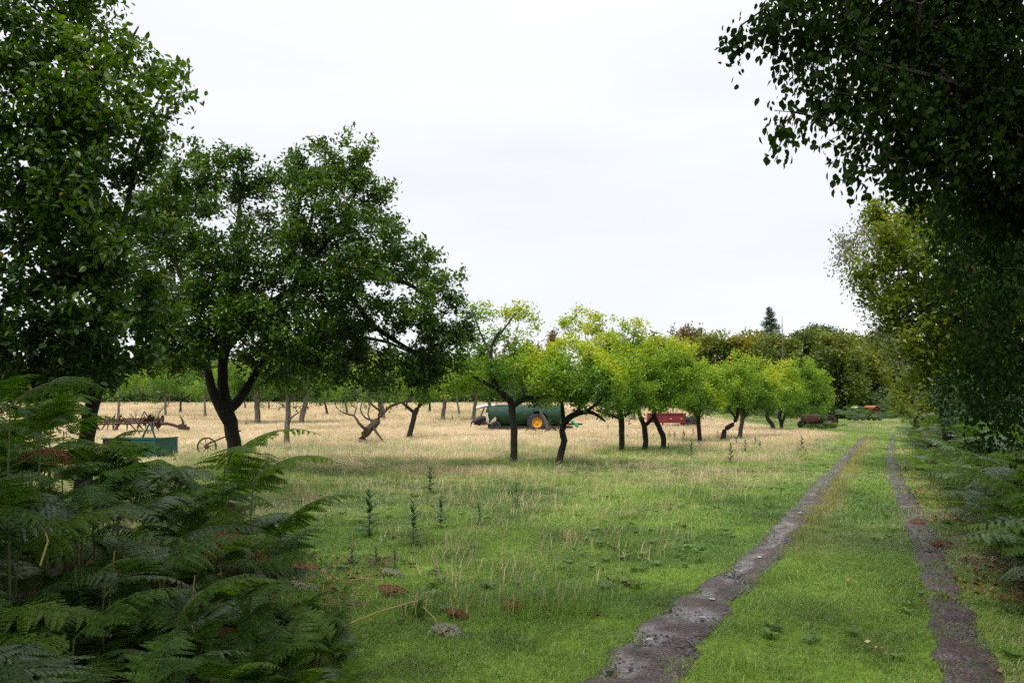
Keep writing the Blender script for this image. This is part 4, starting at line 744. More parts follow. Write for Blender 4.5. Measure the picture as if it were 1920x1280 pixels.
for i, (px, py, c) in enumerate(back):
    b = gp(px, py); Y = b.y; R = np.random.RandomState(100 + i); ln = R.uniform(-8, 8)
    k = F / Y; tr = [(px, py + 2, .11 * k), (px + ln * .4, py - 1.1 * k * .6, .10 * k), (px + ln, py - 1.7 * k, .07 * k), (px + ln * 1.3, py - 3.0 * k, .03 * k)]
    sk = [path(Y, tr)]; cy = py - 2.9 * k
    lb = lobes_px(Y, rnd_lobes(px + ln, cy, 1.3 * k, .75 * k, 6, 200 + i, (.7 * k, 1.1 * k)))
    lb += lobes_px(Y, [(px + ln + sx * k, py - 1.75 * k, .7 * k, sy, .7) for sx, sy in ((-.8, .3), (.8, -.3), (0, .6))])
    build_tree('plum_tree', back_label[i], 'tree', b, sk, lb, M['orchard_green'] if i % 3 else M['orchard'], 300 + i, bare=b.z + 2.0, tips_per=.7, leaves=20, leaf=.14, spray=.32, group='orchard trees of the rear rows', bark='bark_grey' if c else 'bark', trunk_sides=7, yellow=.4)

# --- woods beyond the meadow
WG = 'trees of the wood beyond the meadow'
def wood_tree(px, top, w, Y, mat, label, seed, cat='tree', name='oak_tree', low=775, dn=1.45, leaf=.36, bark='bark'):
    R = np.random.RandomState(seed); k = F / Y; h = (low - top); lob = []
    nl = 9
    for i in range(nl):
        t = i / (nl - 1); wid = w * (math.sin(math.pi * (.18 + .75 * t)) ** .7); yy = low - h * (.12 + .76 * t)
        for s in (-1, 1): lob.append((px + s * wid * (.25 + .5 * R.rand()), yy + R.randn() * h * .04, w * (.32 + .16 * R.rand()), (R.rand() - .65) * w / k * 1.4, dn))
    lob.append((px, top + w * .3, w * .34, 0, dn))
    lb = lobes_px(Y, lob); bx = at(px, 0, Y)[0]; b = np.array((bx, Y, gzf(bx, Y)))
    sk = auto_skel(b, at(px, top + w * .4, Y), max(.18, w / k * .05), lb, R, 4)
    return build_tree(name, label, cat, b, sk, lb, mat, seed, tips_per=.62, leaves=18, leaf=leaf, wl=.7, spray=.62, group='trees of the wood beyond the meadow' if cat == 'tree' else 'shrubs under the wood', trunk_sides=7, vcon=.5, rtip=.012, lim=1.2, yellow=.3, bark=bark)
O, OB, OD = M['oak'], M['oak_brown'], M['oak_dark']
woods = [(1240, 634, 52, 100, O, 'olive tree at the near end of the wood, above the red trailer'), (1290, 614, 60, 108, OB, 'brownish rounded tree topping the wood above the red trailer'), (1345, 626, 60, 98, O, 'yellow-green tree of the wood between the brownish tree and the spruce'),
         (1400, 624, 64, 96, O, 'broad olive tree of the wood just in front of the spruce'), (1460, 636, 66, 94, O, 'golden-green tree behind the dead pole and below the spruce'), (1510, 616, 66, 98, O, 'tall yellowing oak in front of the dark round-topped oak'), (1570, 634, 70, 92, O, 'large olive tree of the wood over the old tractor'),
         (1618, 652, 52, 98, O, 'dusky olive tree at the corner of the wood where the track bends'), (1598, 628, 60, 104, O, 'olive tree closing the wood just before the bend of the track'), (1640, 632, 56, 108, OD, 'dark tree filling the gap between the wood and the trees along the track'), (1676, 622, 56, 118, OD, 'dark tree farthest along the track, above the olive bush'), (1540, 608, 56, 125, OD, 'dark green round-topped oak standing higher than the wood'), (1650, 648, 48, 112, OD, 'dark tree closing the end of the track'), (1690, 655, 52, 104, OD, 'dark bushy tree beyond the bend, next to the olive bush'),
         (1036, 618, 30, 118, OB, 'brown treetop peeping between two orchard crowns'), (1120, 655, 46, 118, OD, 'dark tree of the wood behind the dome-shaped orchard crown'), (1180, 640, 50, 112, O, 'olive tree of the wood behind the middle of the orchard row')]
for i, (px, top, w, Y, m_, lb) in enumerate(woods): wood_tree(px, top, w, Y, m_, lb, 400 + i)
WE = ['the tall tree, beyond its outer boughs', 'the tall tree, just within its outer boughs', 'the uppermost bracken frond', 'the tall tree trunk', 'the rusty harrows', 'the harrow hook', 'the pale rear trunk by the harrow hook', 'the big plum fork',
      'the lichen-grey orchard trunk', 'the tilted grey orchard trunk', 'the dark trunk before the gnarled tree', 'the gnarled orchard tree', 'the slanted orchard trunk', 'the thin pale orchard trunk', 'the filler end of the tanker', 'the straight orchard trunk']
for i, px in enumerate(range(-180, 1010, 78)):
    R = np.random.RandomState(500 + i)
    wood_tree(px + R.randint(-15, 15), 672 + R.randint(-22, 18), 72, 122 + R.rand() * 8, OD if i % 3 else O, ('dark' if i % 3 else 'olive') + ' wood-edge tree behind ' + WE[i], 500 + i, low=768, dn=.72, leaf=.5)
SHL = ['low dark shrub behind the pale-roofed wreck', 'low dark shrub closing the track end', 'low dark shrub behind the orange wreck', 'low dark shrub where the track vanishes', 'low dark shrub behind the olive bush']
for i, (px, w) in enumerate([(1600, 44), (1660, 34), (1640, 36), (1700, 36), (1745, 40)]):
    wood_tree(px, 722 + (i % 2) * 12, w, 92 + 3 * i, OD, SHL[i], 560 + i, cat='shrub', name='shrub', low=795)
# undergrowth along the foot of the wood, bush by bush
for i, px in enumerate(range(-150, 1640, 62)):
    R_ = np.random.RandomState(700 + i); yy_ = 112 if px < 1150 else 90
    wood_tree(px + R_.randint(-12, 12), 732 + R_.randint(-10, 6), 44, yy_ + R_.rand() * 3, OD, 'dark bush in the shaded undergrowth along the foot of the wood', 700 + i, cat='shrub', name='shrub', low=768 if px < 1150 else 790, dn=.8, leaf=.45)
# spruce and dead pole
def spruce():
    Y = 112; k = F / Y; bx = at(1443, 0, Y)[0]; b = np.array((bx, Y, gzf(bx, Y))); R = np.random.RandomState(9)
    top = at(1443, 576, Y)[2] - b[2]; T = thing('spruce_tree', 'pointed blue-green spruce rising above the wood', 'tree', tuple(b))
    g = MB(); g.tube([(0, 0, -.1), (0, 0, top * .5), (0, 0, top)], [.3, .16, .02], 7); g.build('trunk', M['bark'], T, True)
    P, D, N_, L = [], [], [], []; tw0, tw1 = [], []
    for i in range(70):
        z = top * (.25 + .75 * (i / 70) ** .9); ln = (top - z) * .40 + .2
        for a_ in R.rand(5) * 6.283:
            dr = np.array((math.cos(a_), math.sin(a_), -.12 + .25 * i / 70)); l2 = ln * (.6 + .5 * R.rand()); tw0.append((0, 0, z)); tw1.append(np.array((0, 0, z)) + dr * l2)
            n = int(8 + 22 * l2); u = R.rand(n, 1); p = np.array((0, 0, z)) + dr * l2 * u + R.randn(n, 3) * .07; P.append(p)
            side = np.array((-dr[1], dr[0], 0)); D.append(unit(dr * .8 + side * (R.rand(n, 1) - .5) * 2 + R.randn(n, 3) * .2)); N_.append(unit(np.array((0, 0, 1)) + R.randn(n, 3) * .3)); L.append(np.full(n, .34))
    P, D, N_, L = map(np.concatenate, (P, D, N_, L))
    v, f, kk = leaf_geo(P, D, N_, L, L * .3, False); obj('crown', np_mesh('crown', v, f, M['spruce'], {'var': np.repeat(R.rand(len(P)), kk)}), T, 'stuff')
    v, f = seg_tubes(np.array(tw0), np.array(tw1), np.full(len(tw0), .03), np.full(len(tw0), .008), 3); obj('twigs', np_mesh('twigs', v, f, M['bark']), T, 'stuff')
spruce()
Yp = 88; bx = at(1467, 0, Yp)[0]; zb = gzf(bx, Yp); Tp = thing('dead_tree', 'thin bare dead trunk standing like a pole before the spruce', 'tree', (bx, Yp, zb))
g = MB(); g.tube([(0, 0, -.1), (.05, 0, 4), (0, 0, 8), (-.05, 0, at(0, 592, Yp)[2] - zb)], [.10, .08, .055, .02], 6); g.build('trunk', M['bark_grey'], Tp, True)
g = MB(); R = random.Random(4)
for i in range(10):
    z = 4 + i * .7; a_ = R.uniform(0, 6.28); g.tube([(0, 0, z), (.4 * math.cos(a_), .4 * math.sin(a_), z + .3)], [.03, .01], 4)
g.build('twigs', M['bark_grey'], Tp)['kind'] = 'stuff'

# ------------------------------------------------------------------ bracken
def pinna_mesh(mat, seed, n=13, lite=False):
    """a side leaf of unit length along +x, lying in the xy plane, with paired leaflets"""
    R = np.random.RandomState(seed); t = (np.arange(n) + .5) / n; ln = .20 * (1 - t) ** .75 * np.minimum(1, .55 + t * 3) + .012
    P, D, N_, L, Wd = [], [], [], [], []
    for s in (-1, 1):
        x0 = t + (R.rand(n) - .5) * .01; z0 = -.16 * t ** 2
        P.append(np.stack([x0, 0 * t, z0], 1)); D.append(unit(np.stack([.35 + 0 * t, s + 0 * t, -.18 + .1 * R.randn(n)], 1))); N_.append(unit(np.stack([.1 * R.randn(n), .25 * -s * np.ones(n), np.ones(n)], 1))); L.append(ln); Wd.append(np.full(n, 1.0 / n * 1.05))
    P, D, N_, L, Wd = map(np.concatenate, (P, D, N_, L, Wd))
    s = unit(np.cross(N_, D)); Lc = L[:, None]; Wc = Wd[:, None]
    v = np.stack([P - s * Wc * .5, P + s * Wc * .5, P + D * Lc * .75 + s * Wc * .34 - np.array((0, 0, .008)), P + D * Lc - np.array((0, 0, .02)), P + D * Lc * .75 - s * Wc * .34 - np.array((0, 0, .008))], 1).reshape(-1, 3)
    k = np.arange(len(P))[:, None] * 5; f = np.concatenate([k + [0, 1, 2], k + [0, 2, 4], k + [4, 2, 3]], 0)
    if lite: f = np.concatenate([k + [0, 1, 3], k + [1, 2, 3]], 0)
    var = np.repeat(np.clip(.5 + R.randn(len(P)) * .16 + np.concatenate([t, t]) * .15, 0, 1), 5)
    return v, f, var
def frond_layout(seed, npair=17, arch=1.0, droop=1.0):
    """unit-length frond growing along +x and rising; returns rachis points and a matrix for every side leaf"""
    R = np.random.RandomState(seed); m = 26; ang = .55 * arch; p = np.zeros(3); pts = [p.copy()]; tang = []
    for i in range(m):
        t = i / m; a_ = ang - (1.0 * droop + .25 * arch) * t ** 1.2; d = np.array((math.cos(a_), .06 * math.sin(4 * t + seed), math.sin(a_))); d = d / np.linalg.norm(d)
        tang.append(d); p = p + d / m; pts.append(p.copy())
    mats = []
    for i in range(npair):
        t = .10 + .88 * (i / (npair - 1)) ** .92; q = min(m - 1, int(t * m)); base = pts[q] + tang[q] * (t * m - q) / m; T_ = tang[q]; Nn = np.array((-T_[2], 0, T_[0])); 
        ln = (.40 * (1 - t) ** .85 + .02) * (.88 + .24 * R.rand())
        if i < 2: ln *= .8 + .1 * i
        for s in (-1, 1):
            S = np.cross(Nn, T_) * s * 1.0; dirx = unit(S * 1.0 + T_ * (.32 + .1 * R.randn()) + Nn * (-.12 * droop + .07 * R.randn())); nn = unit(Nn - dirx * np.dot(Nn, dirx)); yv = np.cross(nn, dirx)
            if R.rand() < .03: continue
            mats.append(Matrix(((dirx[0] * ln, yv[0] * ln, nn[0] * ln, base[0]), (dirx[1] * ln, yv[1] * ln, nn[1] * ln, base[1]), (dirx[2] * ln, yv[2] * ln, nn[2] * ln, base[2]), (0, 0, 0, 1))))
    return pts, mats
def frond_mesh(name, seed, mat, stem, arch=1.0, droop=1.0, crumple=0, lite=False):
    pts, mats = frond_layout(seed, 14 if lite else 17, arch, droop); V, Fc, VR = [], [], []; off = 0
    for i, m_ in enumerate(mats):
        v, f, var = pinna_mesh(mat, seed * 31 + i % 5, 7 if lite else 11, lite); A_ = np.array(m_); v = v @ A_[:3, :3].T + A_[:3, 3]; V.append(v); Fc.append(f + off); off += len(v); VR.append(var + (np.random.RandomState(seed + i).rand() - .5) * .3)
    P = np.array(pts); r = np.linspace(.006, .0015, len(P)); v, f = seg_tubes(P[:-1], P[1:], r[:-1], r[1:], 4)
    f3 = np.concatenate([f[:, [0, 1, 2]], f[:, [0, 2, 3]]]); V.append(v); Fc.append(f3 + off); VR.append(np.full(len(v), .9))
    v = np.concatenate(V)
    if crumple: v = v + np.random.RandomState(seed).randn(*v.shape) * crumple
    return np_mesh(name, v, np.concatenate(Fc), mat, {'var': np.clip(np.concatenate(VR), 0, 1)})
fr_g = [frond_mesh('frond', s, M['fern'], M['stem'], .8 + .3 * (s % 3), .8 + .25 * (s % 4)) for s in range(1, 6)]
fr_b = [frond_mesh('frond', s, M['fern_blue'], M['stem'], .8 + .3 * (s % 3), .9 + .25 * (s % 4)) for s in range(6, 10)]
fl_g = [frond_mesh('frond', s, M['fern'], M['stem'], .8 + .3 * (s % 3), .8 + .25 * (s % 4), 0, True) for s in range(21, 26)]
fl_b = [frond_mesh('frond', s, M['fern_blue'], M['stem'], .8 + .3 * (s % 3), .9 + .25 * (s % 4), 0, True) for s in range(26, 30)]
fr_y = [frond_mesh('frond', s, M['fern_bright'], M['stem'], .9, 1.0) for s in (41, 42)]
fl_y = [frond_mesh('frond', s, M['fern_bright'], M['stem'], .8 + .2 * (s % 2), .9, 0, True) for s in (43, 44, 45)]
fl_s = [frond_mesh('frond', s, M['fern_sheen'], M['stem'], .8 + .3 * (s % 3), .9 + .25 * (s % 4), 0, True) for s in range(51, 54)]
fr_brown = [frond_mesh('frond', s, M['fern_brown'], M['stem_dry'], .6, 1.5, .006) for s in range(11, 14)]
fr_pale = [frond_mesh('frond', s, M['fern_pale'], M['stem_dry'], .3, .9, .01) for s in range(14, 16)]
pin_g = [np_mesh('pinna', *(lambda q: (q[0], q[1], M['fern'], {'var': q[2]}))(pinna_mesh(None, s, 12))) for s in range(4)]
pin_y = [np_mesh('pinna', *(lambda q: (q[0], q[1], M['fern_bright'], {'var': q[2]}))(pinna_mesh(None, s, 12))) for s in range(8, 12)]
pin_b = [np_mesh('pinna', *(lambda q: (q[0], q[1], M['fern_blue'], {'var': q[2]}))(pinna_mesh(None, s, 12))) for s in range(4, 8)]
def stem_mesh():
    g = MB(); g.tube([(0, 0, -.05), (.02, .01, .35), (.0, .02, .7), (.03, 0, 1)], [.008, .0075, .006, .004], 5); return g.mesh('stem', M['stem'], True)
STEM = stem_mesh()
def rach_mesh(pts):
    g = MB(); g.tube([tuple(p) for p in pts[::2]], list(np.linspace(.006, .0015, len(pts[::2]))), 5); return g.mesh('frond', M['stem'], True)
RACH = {}
def edge_x(y): return -.42 - .25 * y          # edge of the stand towards the meadow
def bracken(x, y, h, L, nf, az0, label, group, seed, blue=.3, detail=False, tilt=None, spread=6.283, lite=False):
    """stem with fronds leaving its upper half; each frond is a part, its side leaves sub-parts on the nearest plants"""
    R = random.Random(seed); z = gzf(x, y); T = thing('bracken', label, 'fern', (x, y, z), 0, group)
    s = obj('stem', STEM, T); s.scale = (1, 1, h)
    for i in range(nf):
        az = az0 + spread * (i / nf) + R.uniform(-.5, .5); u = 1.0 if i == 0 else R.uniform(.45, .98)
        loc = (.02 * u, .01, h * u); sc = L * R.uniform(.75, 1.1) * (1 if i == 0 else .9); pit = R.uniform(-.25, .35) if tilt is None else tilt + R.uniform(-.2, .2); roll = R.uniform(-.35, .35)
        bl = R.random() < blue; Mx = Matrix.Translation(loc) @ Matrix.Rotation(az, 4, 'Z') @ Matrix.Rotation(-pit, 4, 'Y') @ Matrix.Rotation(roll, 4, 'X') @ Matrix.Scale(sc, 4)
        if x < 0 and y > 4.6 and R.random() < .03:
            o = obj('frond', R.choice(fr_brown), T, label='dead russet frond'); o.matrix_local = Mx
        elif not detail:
            yl = R.random() < (.1 if y > 60 else .65 if x > 0 else .18 if x > edge_x(y) - .9 else .05); o = obj('frond', R.choice(fl_s if bl and x > 0 and y < 60 else (fl_y if lite else fr_y) if yl else (fl_b if bl else fl_g) if lite else (fr_b if bl else fr_g)), T); o.matrix_local = Mx  # bank's open-sky brightness put into colour: more bright and sheen-painted fronds there
        else:
            sd_ = R.randint(1, 6)
            if sd_ not in RACH:
                pts, mats = frond_layout(sd_ + 40, 16, .7 + .3 * (sd_ % 3), .8 + .25 * (sd_ % 4)); RACH[sd_] = (rach_mesh(pts), mats)
            me, mats = RACH[sd_]; o = obj('frond', me, T); o.matrix_local = Mx
            for k, pm in enumerate(mats):
                q = bpy.data.objects.new('pinna', (pin_y if label.startswith('bright') else pin_b if bl else pin_g)[k % 4]); LINK(q); q.parent = o; q.matrix_local = pm
    return T
# thick stand below the tall tree
RB = random.Random(77)
gl = 'bracken in the thick stand below the tall tree'
def edge_x(y): return -.42 - .25 * y          # its edge towards the meadow
n_det = 0
stand = []
for row, yy in enumerate(np.linspace(3.3, 9.0, 12)):
    xx = edge_x(yy) - RB.uniform(0, .25)
    while xx > -.80 * yy - .6:
        stand.append((xx + RB.uniform(-.12, .12), yy + RB.uniform(-.2, .2), xx)); xx -= RB.uniform(.34, .6) * (1 + .03 * yy)
def stand_label(depth, y_):
    w = 'short bracken in the dark front of the stand below the tall tree' if y_ < 4.4 else 'bracken on the meadow-side edge of the stand below the tall tree' if depth < .5 else 'bracken in the thick of the stand below the tall tree' if y_ < 6.6 else 'bracken at the back of the stand, toward the teal trailer'
    return w, w
for (x_, y_, x0) in stand:
    depth = edge_x(y_) - x0; h = min(1.45, .35 + .34 * depth + .07 * (y_ - 3)) * RB.uniform(.8, 1.15)
    if y_ < 4.2: h = min(h, .55)
    px = CX + x_ / y_ * F; h = max(.2, min(h, at(px, np.interp(px, [-100, 0, 110, 250, 330, 430, 540], [700, 730, 775, 840, 872, 915, 975]), y_)[2] - gzf(x_, y_) - .16)); det = n_det < 12 and -50 < px < 640 and y_ > 3.9 and RB.random() < .5
    n_det += det
    bracken(x_, y_, h, RB.uniform(.62, .95) if depth > .5 else RB.uniform(.45, .65), 6 if depth > .6 else 4, RB.uniform(-1.2, .6), *stand_label(depth, y_), RB.randint(0, 10 ** 6), .4, det)
for k in range(46):                            # low young fronds filling the floor of the stand
    y_ = RB.uniform(3.9, 6.6); x_ = edge_x(y_) - RB.uniform(-.12, 1.7)
    bracken(x_, y_, RB.uniform(.12, .4), RB.uniform(.34, .55), 4, RB.uniform(0, 6), 'knee-high young bracken in the undergrowth of the stand', 'young bracken in the undergrowth of the stand', RB.randint(0, 10 ** 6), .4, False, .3)
for k in range(18):
    pt = gp(RB.uniform(330, 640), RB.uniform(1190, 1330))
    bracken(pt.x, pt.y, RB.uniform(.08, .26), RB.uniform(.3, .46), 4, RB.uniform(0, 6), 'low sprawling bracken in the grass at the front corner of the stand', 'low bracken at the front corner of the stand', RB.randint(0, 10 ** 6), .35, False, .35)
for (px, py, Y, L, az, lab) in [(415, 868, 6.3, 1.05, .3, 'bright green bracken frond arching in front of the big plum trunk'), (468, 905, 6.1, .9, .1, 'bright green bracken standing at the tip of the stand past the big plum trunk'), (500, 1010, 5.8, .8, -.3, 'bracken drooping over the meadow edge below the big plum tree'), (70, 745, 5.2, .8, 1.2, 'tallest bracken, standing up before the tall tree'), (10, 760, 4.6, .8, .8, 'upright bracken at the picture edge next to the tallest one')]:
    p = at(px, py, Y); bracken(p[0], p[1], p[2] - gzf(p[0], p[1]) + .0, L, 4, az, lab, None, int(px), .2, True, .35)
# bank on the far side of the track
gr = 'bracken of the bank along the track'
def bank_label(yy, k):
    w = 'bracken at the near end of the bank' if yy < 10 else 'bracken in the middle of the bank' if yy < 22 else 'bracken at the far end of the bank'
    q = ', outermost row beside the rut' if k == 0 else ', behind the outermost row'
    return w + q, w + q
for yy in np.geomspace(5.8, 60, 32):
    x0 = bracken_edge(yy); st = .34 * (1 + .035 * yy); k = 0; xx = x0 + .25
    xx -= .02
    while xx < min(x0 + 3.6 + .05 * yy, .70 * yy + .8) and k < (11 if yy < 26 else 5):
        d = xx - x0; h = min(1.25, .45 + .55 * d) * RB.uniform(.75, 1.15) * (1.0 if yy > 9 else .85)
        bracken(xx + RB.uniform(-.15, .15), yy + RB.uniform(-.3, .3) * (yy / 12), h, (RB.uniform(.55, .75) if k == 0 else RB.uniform(.75, 1.0)) * (1 + .004 * yy), 5 if yy < 20 else 4, RB.uniform(2.2, 4.4), *bank_label(yy, k), RB.randint(0, 10 ** 6), .4, False, lite=yy > 8); xx += st * (RB.uniform(.6, 1.05) if yy < 26 else RB.uniform(.8, 1.4)); k += 1
# thicket round the old tractor and at the end of the track
gt = 'bracken of the thicket round the old tractor'
def thick_label(px):
    w = 'bracken in the thicket behind the last orchard trunks' if px < 1490 else 'bracken in the thicket around and behind the old tractor' if px < 1590 else 'bracken in the thicket before the two wrecked vehicles'
    return w, w
mass = []
for i in range(125):
    px = RB.uniform(1325, 1720); y_ = RB.uniform(64, 92); x_ = (px - CX) / F * y_
    if 1480 < px < 1580 and y_ < 70: continue
    if i > 14: mass.append((x_, y_)); continue
    bracken(x_, y_, RB.uniform(.6, 1.5), RB.uniform(1.0, 1.5), 4, RB.uniform(0, 6), *thick_label(px), RB.randint(0, 10 ** 6), .4, False, lite=True)
def bracken_mass(pts):
    V, Fc, VR, off = [], [], [], 0; base = [frond_mesh('frond', s, M['fern'], M['stem'], .9, 1.0, 0, True) for s in (31, 32)]
    for (x_, y_) in pts:
        h = RB.uniform(.5, 1.2) * (1 if y_ < 78 else 1.9)
        for k in range(4):
            me = base[k % 2]; v = np.empty(len(me.vertices) * 3, np.float32); me.vertices.foreach_get('co', v); v = v.reshape(-1, 3)
            f = np.empty(len(me.loops), np.int32); me.loops.foreach_get('vertex_index', f); f = f.reshape(-1, 3)[::2]
            Mx = np.array(Matrix.Translation((x_, y_, gzf(x_, y_) + h * RB.uniform(.5, 1))) @ Matrix.Rotation(RB.uniform(0, 6.28), 4, 'Z') @ Matrix.Rotation(RB.uniform(-.35, .2), 4, 'Y') @ Matrix.Scale(RB.uniform(1, 1.5), 4))
            V.append(v @ Mx[:3, :3].T + Mx[:3, 3]); Fc.append(f + off); off += len(v); VR.append(np.full(len(v), RB.random()))
    o = obj('bracken_thicket', np_mesh('bracken_thicket', np.concatenate(V), np.concatenate(Fc), M['fern_blue'], {'var': np.concatenate(VR)}), kind='stuff')
bracken_mass(mass)
# dead and wilted fronds on the ground
def lying(mesh, px, py, L, az, name, label, roll=0.0, group=None):
    p = gp(px, py); o = obj(name, mesh, loc=(p.x, p.y, p.z + .05)); o.matrix_world = Matrix.Translation((p.x, p.y, p.z + .07)) @ Matrix.Rotation(az, 4, 'Z') @ Matrix.Rotation(roll, 4, 'X') @ Matrix.Rotation(.12, 4, 'Y') @ Matrix.Scale(L * 1.1, 4)
    tag(o, label, 'dead fern', group)
lying(fr_brown[0], 700, 1115, .45, .3, 'dead_frond', 'russet dead fern in the grass beside a whitish frond tip'); lying(fr_brown[1], 940, 1140, .34, -.6, 'dead_frond', 'small red-brown dead fern alone in the green grass'); lying(fr_brown[2], 835, 1158, .25, -.3, 'dead_frond', 'dark brown dead fern between two other dead ferns')
lying(fr_brown[1], 535, 1070, .5, .2, 'dead_frond', 'rust-brown dead fern at the edge of the bracken stand'); lying(fr_pale[0], 545, 1105, .38, -.2, 'dead_frond', 'cream coloured withered fern below the rust-brown one'); lying(fr_pale[1], 715, 1078, .3, -.25, 'dead_frond', 'bluish white fern tip lying above the russet fern')
lying(fr_brown[0], 1790, 1030, .45, 2.2, 'dead_frond', 'brown dead fern at the foot of the bracken bank beside the rut'); lying(fr_brown[2], 1740, 985, .4, 2.6, 'dead_frond', 'reddish dead fern on the outer edge of the rut below the bank'); lying(fr_brown[1], 380, 1040, .5, 1.2, 'dead_frond', 'orange-brown withered fern hanging inside the bracken stand')
# snapped frond with yellow stalk lying out over the grass
p0 = gp(628, 1185); p1 = gp(782, 1150); p2 = gp(835, 1200)
Tb = thing('broken_frond', 'snapped bracken with a long yellow stalk and a wilted whitish head on the grass', 'fern', tuple(p0))
g = MB(); q1 = p1 - p0 + Vector((0, 0, .10)); q2 = p2 - p0 + Vector((0, 0, .04)); g.tube([(0, 0, .02), tuple(q1 * .5 + Vector((0, 0, .03))), tuple(q1)], [.007, .006, .005], 6); g.tube([tuple(q1), tuple(q1 * .5 + q2 * .5 + Vector((0.02, 0, .0))), tuple(q2)], [.005, .004, .003], 6); g.build('stalk', M['stem_dry'], Tb, True)
o = obj('frond', fr_pale[1], Tb); o.matrix_local = Matrix.Translation(q1 * .35 + q2 * .65) @ Matrix.Rotation(-.75, 4, 'Z') @ Matrix.Rotation(.12, 4, 'Y') @ Matrix.Scale(.42, 4)
o = obj('frond', fr_g[1], Tb); o.matrix_local = Matrix.Translation(q1) @ Matrix.Rotation(-1.0, 4, 'Z') @ Matrix.Rotation(.6, 4, 'Y') @ Matrix.Rotation(1.2, 4, 'X') @ Matrix.Scale(.36, 4)
def stalk(a_, b_, label, grp=None):
    g = MB(); A_ = np.array(a_); B_ = np.array(b_); mid = (A_ + B_) / 2 + np.array((.03, 0, .04)); g.tube([A_ * 0, mid - A_, B_ - A_], [.006, .0055, .003], 5); o = g.build('dry_stalk', M['stem_dry'], None, True); o.location = tuple(A_); tag(o, label, 'stalk', grp)
def zq(px, py, Y): return at(px, py, Y)
stalk(gp(505, 1120), zq(440, 990, 5.7), 'yellow dry stalk leaning at the front of the bracken stand'); stalk(gp(310, 1190), zq(392, 1033, 4.8), 'long straw-coloured stalk slanting inside the bracken stand'); stalk(gp(620, 1095), gp(735, 1088), 'thin golden stalk lying on the grass above the russet fern'); stalk(zq(75, 1060, 4.4), zq(85, 995, 4.6), 'short pale broken stalk among dark ferns')

# ------------------------------------------------------------------ thistles
def thistle_leaf():
    R = np.random.RandomState(2); v = [(0, 0, 0)]; f = []
    xs = np.linspace(.1, 1, 8); pts = []
    L_ = [(x, (.16 if i % 2 else .07) * (1 - x) ** .6 + .004, -.15 * x * x + (.04 if i % 2 else 0)) for i, x in enumerate(xs)]
    vv = [(0, .02, 0), (0, -.02, 0)] + [(a_, s * b_, c) for (a_, b_, c) in L_ for s in (1, -1)]
    ff = [(i * 2, i * 2 + 1, i * 2 + 3, i * 2 + 2) for i in range(len(L_))]
    f3 = np.array([(q[0], q[1], q[2]) for q in ff] + [(q[0], q[2], q[3]) for q in ff]); return np.array(vv, float), f3
tv, tf = thistle_leaf()
TL = np_mesh('leaf', tv, tf, M['thistle'], {'var': np.linspace(0.2, .9, len(tv))})
g = MB(); g.tube([(0, 0, -.03), (.01, 0, .5), (0, .01, 1)], [.010, .008, .004], 5); TS = g.mesh('stem', M['thistle'], True)
TSH = []
for s in range(3):
    R = np.random.RandomState(60 + s); V, Fc, off = [], [], 0; mats = []
    for i in range(26):
        u = .08 + .9 * i / 25; az = i * 2.4 + R.rand() * .5; ln = .5 * (1 - u) ** .6 + .12; pit = -.1 - .75 * u + R.randn() * .15
        mats.append(Matrix.Translation((0, 0, u)) @ Matrix.Rotation(az, 4, 'Z') @ Matrix.Rotation(pit, 4, 'Y') @ Matrix.Scale(ln, 4))
    TSH.append(mats)
def thistle(px, py, h, label, detail, seed, group=None):
    p = gp(px, py); T = thing('thistle', label, 'thistle', tuple(p), seed * 1.3, group); s = obj('stem', TS, T); s.scale = (h, h, h)
    if detail:
        for m_ in TSH[seed % 3]: o = obj('leaf', TL, T); o.matrix_local = Matrix.Scale(h, 4) @ m_
    else:
        o = obj('foliage', TJ[seed % 3], T, 'stuff'); o.scale = (h, h, h)
TJ = []
for mats in TSH:
    V = [];
    for m_ in mats: A_ = np.array(m_); V.append(tv @ A_[:3, :3].T + A_[:3, 3])
    TJ.append(np_mesh('foliage', np.concatenate(V), np.concatenate([tf + i * len(tv) for i in range(len(V))]), M['thistle'], {'var': np.tile(np.linspace(.2, .9, len(tv)), len(V))}))
thistle(692, 1005, .56, 'tallest dark thistle standing in the green meadow grass', True, 1); thistle(775, 1025, .52, 'middle thistle of the three in the meadow grass', True, 2); thistle(827, 990, .42, 'smallest of the three dark thistles in the meadow grass', True, 3)
thistle(806, 925, .5, 'dark thistle near the straw patch above the three thistles', True, 4); thistle(898, 985, .3, 'short thistle off by itself past the three thistles', True, 5); thistle(968, 950, .35, 'faint thistle below the straight-trunked orchard tree', True, 6)
for i, (px, py) in enumerate([(660, 1060), (705, 1062), (740, 1066)]): thistle(px, py, .2, 'low thistle seedling near the fallen golden stalk', False, i, 'low thistles by the fallen stalk')
for i, (px, py, h) in enumerate([(1282, 832, .9), (1265, 828, .7), (1296, 862, .9), (1346, 822, .6), (1370, 868, .9), (1397, 850, .8), (1416, 838, .7), (1503, 848, .9), (1253, 850, .6), (1380, 836, .6), (1425, 846, .6), (1300, 820, .7), (1255, 822, .6), (1140, 808, .7), (848, 790, .8)]):
    thistle(px, py, h * .62, 'small thistle scattered in the straw grass between orchard row and track', False, i, 'thistles in the straw grass')

